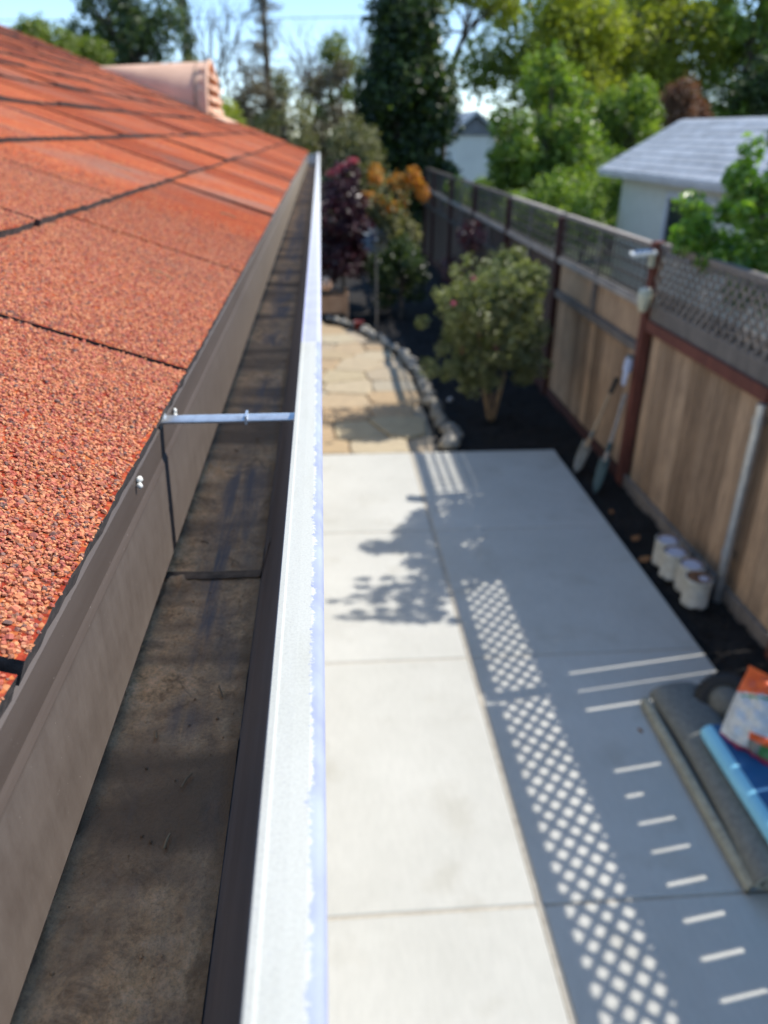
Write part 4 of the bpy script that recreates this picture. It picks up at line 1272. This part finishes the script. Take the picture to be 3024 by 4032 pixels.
# pale work glove hung on the post
gl = empty('work_glove', (2.385, 5.78, .8), 'pale blue white work glove hanging on the red post above the spade', 'glove')
m = MB()
m.tube([(2.385, 5.79, 1.03), (2.38, 5.79, .97), (2.375, 5.785, .92)], [.030, .036, .034], 10)
for k in range(4):
    m.tube([(2.372, 5.768 + .014 * k, .925), (2.366, 5.764 + .015 * k, .86), (2.362, 5.762 + .015 * k, .80 + .012 * abs(k - 1.5))], [.0125, .0115, .008], 7)
m.build('hand', M['cloth'], gl)
m = MB(); m.tube([(2.37, 5.755, .95), (2.358, 5.735, .91), (2.355, 5.728, .88)], [.014, .012, .009], 7); m.build('thumb', M['cloth'], gl)
m = MB(); m.tube([(2.39, 5.79, 1.025), (2.388, 5.79, 1.05)], [.032, .034], 10); m.build('cuff', M['bag_grey'], gl)

# paint cans
labs = ['nearest white paint can of the row by the fence', 'second paint can from the front, squeezed between two white ones', 'third white paint can from the front with pale lid', 'farthest white paint can of the row, rusty rim']
for k, lab in enumerate(labs):
    cxn, cyn = 2.255 + (.0, .03, -.005, .012)[k], 3.90 + .165 * k
    r, h = .080, .185
    t = empty('paint_can', (cxn, cyn, -.02), lab, 'paint can', 'paint cans along the fence')
    m = MB(); m.lathe([(0, 0), (r, 0), (r + .002, .004), (r, .008), (r, h - .008), (r + .003, h - .004), (r + .003, h), (r - .004, h + .001)], (cxn, cyn, -.02), 24); m.build('body', M['can_white'], t)
    m = MB(); m.lathe([(r - .004, h + .001), (r - .010, h - .006), (r - .018, h - .006)], (cxn, cyn, -.02), 24); m.build('rim_ring', M['rust'], t)
    m = MB(); m.lathe([(r - .018, h - .006), (r - .022, h - .002), (.0, h - .001)], (cxn, cyn, -.02), 24, smooth=False); m.build('lid', M['rust'] if k == 0 else M['can_paint'], t)
    m = MB(); m.lathe([(.0, h + .0005), (.028, h + .001), (.030, h - .001)], (cxn + .025, cyn - .015, -.02), 14); m.build('paint_spill', M['can_paint'], t)
    m = MB(); m.tube([(cxn + r * math.cos(a), cyn + r * math.sin(a) + .0, -.02 + h - .02 - .07 * math.sin(q)) for a, q in [(-2.6 + 2.2 * i / 10, math.pi * i / 10) for i in range(11)]], .0018, 5); m.build('bail', M['steel'], t)

# fallen leaves on the bed
for x, y, s, lab in ((2.19, 4.72, .05, 'orange dry leaf on dark soil nearest the paint cans'), (2.14, 4.42, .055, 'long tan dry leaf lying at the patio edge'), (2.16, 5.15, .035, 'small brown dry leaf on the bed behind the cans'), (1.48, 2.78, .02, 'tiny reddish dry leaf on the shaded concrete beside the rug')):
    m = MB()
    a = random.uniform(0, 3); u = Vector((math.cos(a), math.sin(a), .1)) * s; v = Vector((-math.sin(a), math.cos(a), .15)) * s * .55
    c = Vector((x, y, .004))
    m.add([c - u, c - u * .3 + v, c + u * .4 + v * .8, c + u, c + u * .4 - v * .8, c - u * .3 - v, c + Vector((0, 0, .006))], [(6, 0, 1), (6, 1, 2), (6, 2, 3), (6, 3, 4), (6, 4, 5), (6, 5, 0)])
    tag(m.build('dry_leaf', M['l_grass']), lab, 'leaf', 'dry leaves on the bed')

# folded rug on the patio
rug = empty('rolled_rug', (1.66, 2.4, 0), 'grey felt rug folded into a flat roll on the shaded concrete', 'rug')
def spiral(cx_, cz, w, h, turns, th):
    pts = []
    n = int(26 * turns)
    for i in range(n + 1):
        t = i / n; a = -1.2 + 2 * math.pi * turns * t
        k = 1 - .80 * t
        ex = 2.6
        ca, sa = math.cos(a), math.sin(a)
        pts.append((cx_ + w * k * math.copysign(abs(ca) ** (2 / ex), ca), cz + h * k * math.copysign(abs(sa) ** (2 / ex), sa)))
    return pts
def thick(prof, th):
    out_a, out_b = [], []
    for i, p in enumerate(prof):
        q0, q1 = prof[max(0, i - 1)], prof[min(len(prof) - 1, i + 1)]
        dx, dz = q1[0] - q0[0], q1[1] - q0[1]; L = math.hypot(dx, dz) or 1
        nx, nz_ = -dz / L, dx / L
        out_a.append((p[0] + nx * th, p[1] + nz_ * th)); out_b.append((p[0] - nx * th, p[1] - nz_ * th))
    return out_a, out_b
sp_ = spiral(1.692, .086, .130, .078, 3.4, .01)
A_, B_ = thick(sp_, .0085)
m = MB()
rys = np.linspace(1.86, 2.96, 9)
def rugpt(x, y, z):   # slight slump and skew
    return (x + .018 * math.sin(y * 3.1) + (y - 2.5) * .01, y + .02 * math.sin(z * 20 + x * 5), z * (1 - .07 * (y - 2.0)))
for prof, mi in ((A_, 1), (B_, 0)):
    n = len(prof)
    vs = [rugpt(x, y, max(.003, z)) for y in rys for x, z in prof]
    m.add(vs, [(i * n + k, i * n + k + 1, (i + 1) * n + k + 1, (i + 1) * n + k) for i in range(len(rys) - 1) for k in range(n - 1)], mi, True)
for y in (rys[0], rys[-1]):
    n = len(A_)
    m.add([rugpt(x, y, max(.003, z)) for x, z in A_] + [rugpt(x, y, max(.003, z)) for x, z in B_], [(k, k + 1, n + k + 1, n + k) for k in range(n - 1)], 1)
m.build('felt', [M['rug'], M['rug_back']], rug)
m = MB()   # loose outer flap of the backing along the left side
m.extrude_y([(1.552, .004), (1.540, .026), (1.546, .052), (1.570, .070), (1.576, .063), (1.556, .048), (1.551, .026), (1.563, .006)], list(np.linspace(1.87, 2.95, 8)), 0, True, True)
m.build('flap', M['rug_back'], rug)

# blue mat on the rug
mat = empty('blue_mat', (1.8, 2.1, .2), 'folded blue mat, rounded edge tinted light blue for skylight, lying on the grey rug', 'mat')
def rslab(x0, x1, y0, y1, z0, z1, r, m, mi_edge=0, mi_top=1):
    prof = []
    for (cx_, cz, a0) in ((x0 + r, z0 + r, math.pi), (x0 + r, z1 - r, math.pi / 2)):
        pass
    pl = [(x0 + r + r * math.cos(a), (z0 + z1) / 2 + (z1 - z0) / 2 * math.sin(a)) for a in np.linspace(-math.pi / 2, -math.pi * 3 / 2, 11)]
    prof = [(x1, z0)] + pl + [(x1, z1)]
    ys_ = [y0, y0 + .02, y1 - .02, y1]
    sc_ = [.9, 1, 1, .9]
    cxm, czm = (x0 + x1) / 2, (z0 + z1) / 2
    n = len(prof)
    vs = [(cxm + (x - cxm) * (.98 if s < 1 else 1), y, czm + (z - czm) * s) for y, s in zip(ys_, sc_) for x, z in prof]
    for i in range(3):
        for k in range(n - 1):
            m.add([vs[i * n + k], vs[i * n + k + 1], vs[(i + 1) * n + k + 1], vs[(i + 1) * n + k]], [(0, 1, 2, 3)], mi_edge if k < n - 2 else mi_top, True)
    m.add(vs[:n], [tuple(range(n))[::-1]], mi_edge); m.add(vs[-n:], [tuple(range(n))], mi_edge)
m = MB(); rslab(1.628, 2.02, 1.55, 2.54, .164, .246, .045, m); m.build('pad', [M['skylit_blue'], M['blue']], mat)

# bag of soil mix standing on the mat
bag = empty('soil_bag', (1.81, 2.40, .246), 'white and orange plastic garden bag leaning on the blue mat', 'bag')
m = MB()
bu, bv_ = Vector((.50, -.86, .06)).normalized(), Vector((.36, .28, .86)).normalized()
bn = bu.cross(bv_).normalized()
BC = Vector((1.80, 2.42, .382)); nu, nv = 30, 38; bw_, bh_ = .125, .165
vs = []
for side in (-1, 1):
    for i in range(nv + 1):
        for j in range(nu + 1):
            u = j / nu * 2 - 1; v = i / nv * 2 - 1
            puff = .062 * (1 - abs(u) ** 2.4) * (1 - abs(v) ** 3) * (1.15 - .3 * v) + .004
            wob = 1.5 * (.006 * math.sin(7 * u + 3 * v) + .005 * math.sin(13 * u - 9 * v + 1) + .004 * math.sin(4 * u + 17 * v)) * (1 - u * u)
            vs.append(BC + bu * bw_ * u * (1 - .05 * v * v) + bv_ * bh_ * v + bn * side * (puff + wob * side))
def bag_m(u, v, side):
    if v > .62 + .30 * u: return 1            # orange top corner
    if v < -.86: return 3
    if .50 + .3 * u < v < .56 + .3 * u and u > -.7: return 2
    if v < -.30 and u > .18: return 1 if v > -.52 else (2 if u > .6 else 4)
    if -.75 < v < -.2 and -.25 < u < .0: return 0
    return 0
n1 = nu + 1
for si, side in enumerate((-1, 1)):
    o_ = si * n1 * (nv + 1)
    for i in range(nv):
        for j in range(nu):
            u = (j + .5) / nu * 2 - 1; v = (i + .5) / nv * 2 - 1
            f = (o_ + i * n1 + j, o_ + i * n1 + j + 1, o_ + (i + 1) * n1 + j + 1, o_ + (i + 1) * n1 + j)
            m.f.append(f if side > 0 else f[::-1]); m.m.append(bag_m(u, v, side)); m.sm.append(True)
m.v = [tuple(p) for p in vs]
off = n1 * (nv + 1)
ed = [(i * n1) for i in range(nv + 1)]; ed2 = [i * n1 + nu for i in range(nv + 1)]
for e in (ed, ed2):
    for a, b in zip(e, e[1:]): m.f.append((a, b, b + off, a + off)); m.m.append(1); m.sm.append(False)
for e in (list(range(n1)), [nv * n1 + j for j in range(n1)]):
    for a, b in zip(e, e[1:]): m.f.append((a, b, b + off, a + off)); m.m.append(1); m.sm.append(False)
m.build('pouch', [M['bag_white'], M['bag_orange'], M['bag_green'], M['bag_plum'], M['bag_grey']], bag)
m = MB(); m.obox(BC + bv_ * (bh_ + .006), bu * bw_ * .98, bn * .003, bv_ * .008); m.build('top_seal', M['bag_orange'], bag)

# black treaded wheel lying against the rug
wh = empty('cart_wheel', (1.9, 2.74, .02), 'black treaded rubber wheel with dull hub behind the orange and white bag', 'wheel')
WC = Vector((1.87, 2.76, .165)); wa = Vector((-.55, -.55, .63)).normalized()
u_ = wa.cross(Vector((0, 0, 1))).normalized(); v_ = wa.cross(u_)
def wp(r, a, h): return WC + (u_ * math.cos(a) + v_ * math.sin(a)) * r + wa * h
def wring(prof, n=30):
    m = MB(); vs = [wp(r, 2 * math.pi * k / n, h) for r, h in prof for k in range(n)]
    m.add(vs, [(i * n + k, i * n + (k + 1) % n, (i + 1) * n + (k + 1) % n, (i + 1) * n + k) for i in range(len(prof) - 1) for k in range(n)], 0, True)
    return m
wring([(.085, -.03), (.12, -.034), (.142, -.022), (.146, 0), (.142, .022), (.12, .034), (.085, .03)]).build('tyre', M['rubber'], wh)
m = MB()
for k in range(34):
    a = 2 * math.pi * k / 34
    p = wp(.146, a, 0); rad = (p - WC).normalized(); tg = wa.cross(rad)
    m.obox(p, rad * .004, tg * .0065, wa * .024)
m.build('tread', M['rubber'], wh)
wring([(0, .046), (.03, .045), (.05, .036), (.087, .022), (.087, -.022), (0, -.03)]).build('hub', M['hub'], wh)

# garden pole with wind spinner
sp2 = empty('wind_spinner', (.72, 10.6, 0), 'thin garden pole topped by a round grey wind spinner beside the path', 'wind spinner')
m = MB(); m.tube([(.72, 10.6, -.1), (.71, 10.6, .7), (.70, 10.6, 1.30)], .012, 8); m.build('pole', M['pole_metal'], sp2)
for k in range(12):
    a = 2 * math.pi * k / 12
    c = Vector((.70, 10.57, 1.33)); d = Vector((math.cos(a), 0, math.sin(a))); tq = Vector((-math.sin(a), 0, math.cos(a)))
    m = MB(); m.add([c + d * .03, c + d * .12 + tq * .035 + Vector((0, -.02, 0)), c + d * .20, c + d * .12 - tq * .02 + Vector((0, .02, 0))], [(0, 1, 2, 3)]); m.add([p + Vector((0, .004, 0)) for p in (c + d * .03, c + d * .12 + tq * .035 + Vector((0, -.02, 0)), c + d * .20, c + d * .12 - tq * .02 + Vector((0, .02, 0)))], [(3, 2, 1, 0)])
    m.build('vane', M['spin'], sp2)
m = MB(); m.lathe([(0, -.02), (.03, -.015), (.034, 0), (.03, .015), (0, .02)], (.70, 10.57, 1.33), 12, axis='Y'); m.build('hub', M['spin'], sp2)

# wooden planter at the far end of the path
pl = empty('wooden_planter', (.12, 12.25, 0), 'small orange brown wooden planter box under the burgundy shrub', 'planter')
for x0, x1, y0, y1, z0, z1, nm in ((-.12, .34, 11.98, 12.0, .10, .36, 'side_panel'), (-.12, .34, 12.40, 12.42, .10, .36, 'side_panel'), (-.14, -.12, 11.98, 12.42, .10, .36, 'side_panel'), (.34, .36, 11.98, 12.42, .10, .36, 'side_panel')):
    m = MB(); m.box(x0, x1, y0, y1, z0, z1); m.build(nm, M['planter'], pl)
for x, y in ((-.15, 11.97), (.335, 11.97), (-.15, 12.39), (.335, 12.39)):
    m = MB(); m.box(x - .012, x + .045, y - .012, y + .045, -.05, .40); m.build('leg', M['planter'], pl)
m = MB(); m.box(-.12, .34, 12.0, 12.4, .28, .32); m.build('soil_fill', M['soil'], pl)
m = MB(); rock_mesh(m, (.05, 12.1, .52), .09, 1.3); tag(m.build('clay_ball', M['clay_vent'], ), 'round terracotta ball standing on the wooden planter', 'ornament')
m = MB(); m.lathe([(0, -.06), (.05, -.06), (.07, .06), (.078, .06), (.078, .075), (.066, .075), (.045, -.04), (0, -.04)], (.50, 11.35, .04), 16)
tag(m.build('red_pot', simple('red_glaze', (.22, .03, .03), (.14, .02, .02), 8, .4)), 'small dark red flower pot in the shade at the bend of the path', 'pot')
m = MB(); rock_mesh(m, (1.33, 7.9, .02), .035, .8)
tag(m.build('pale_stone', simple('pale_stone', (.55, .55, .55), None, 9, .8)), 'single pale round stone on the dark bed left of the flowering shrub', 'stone')
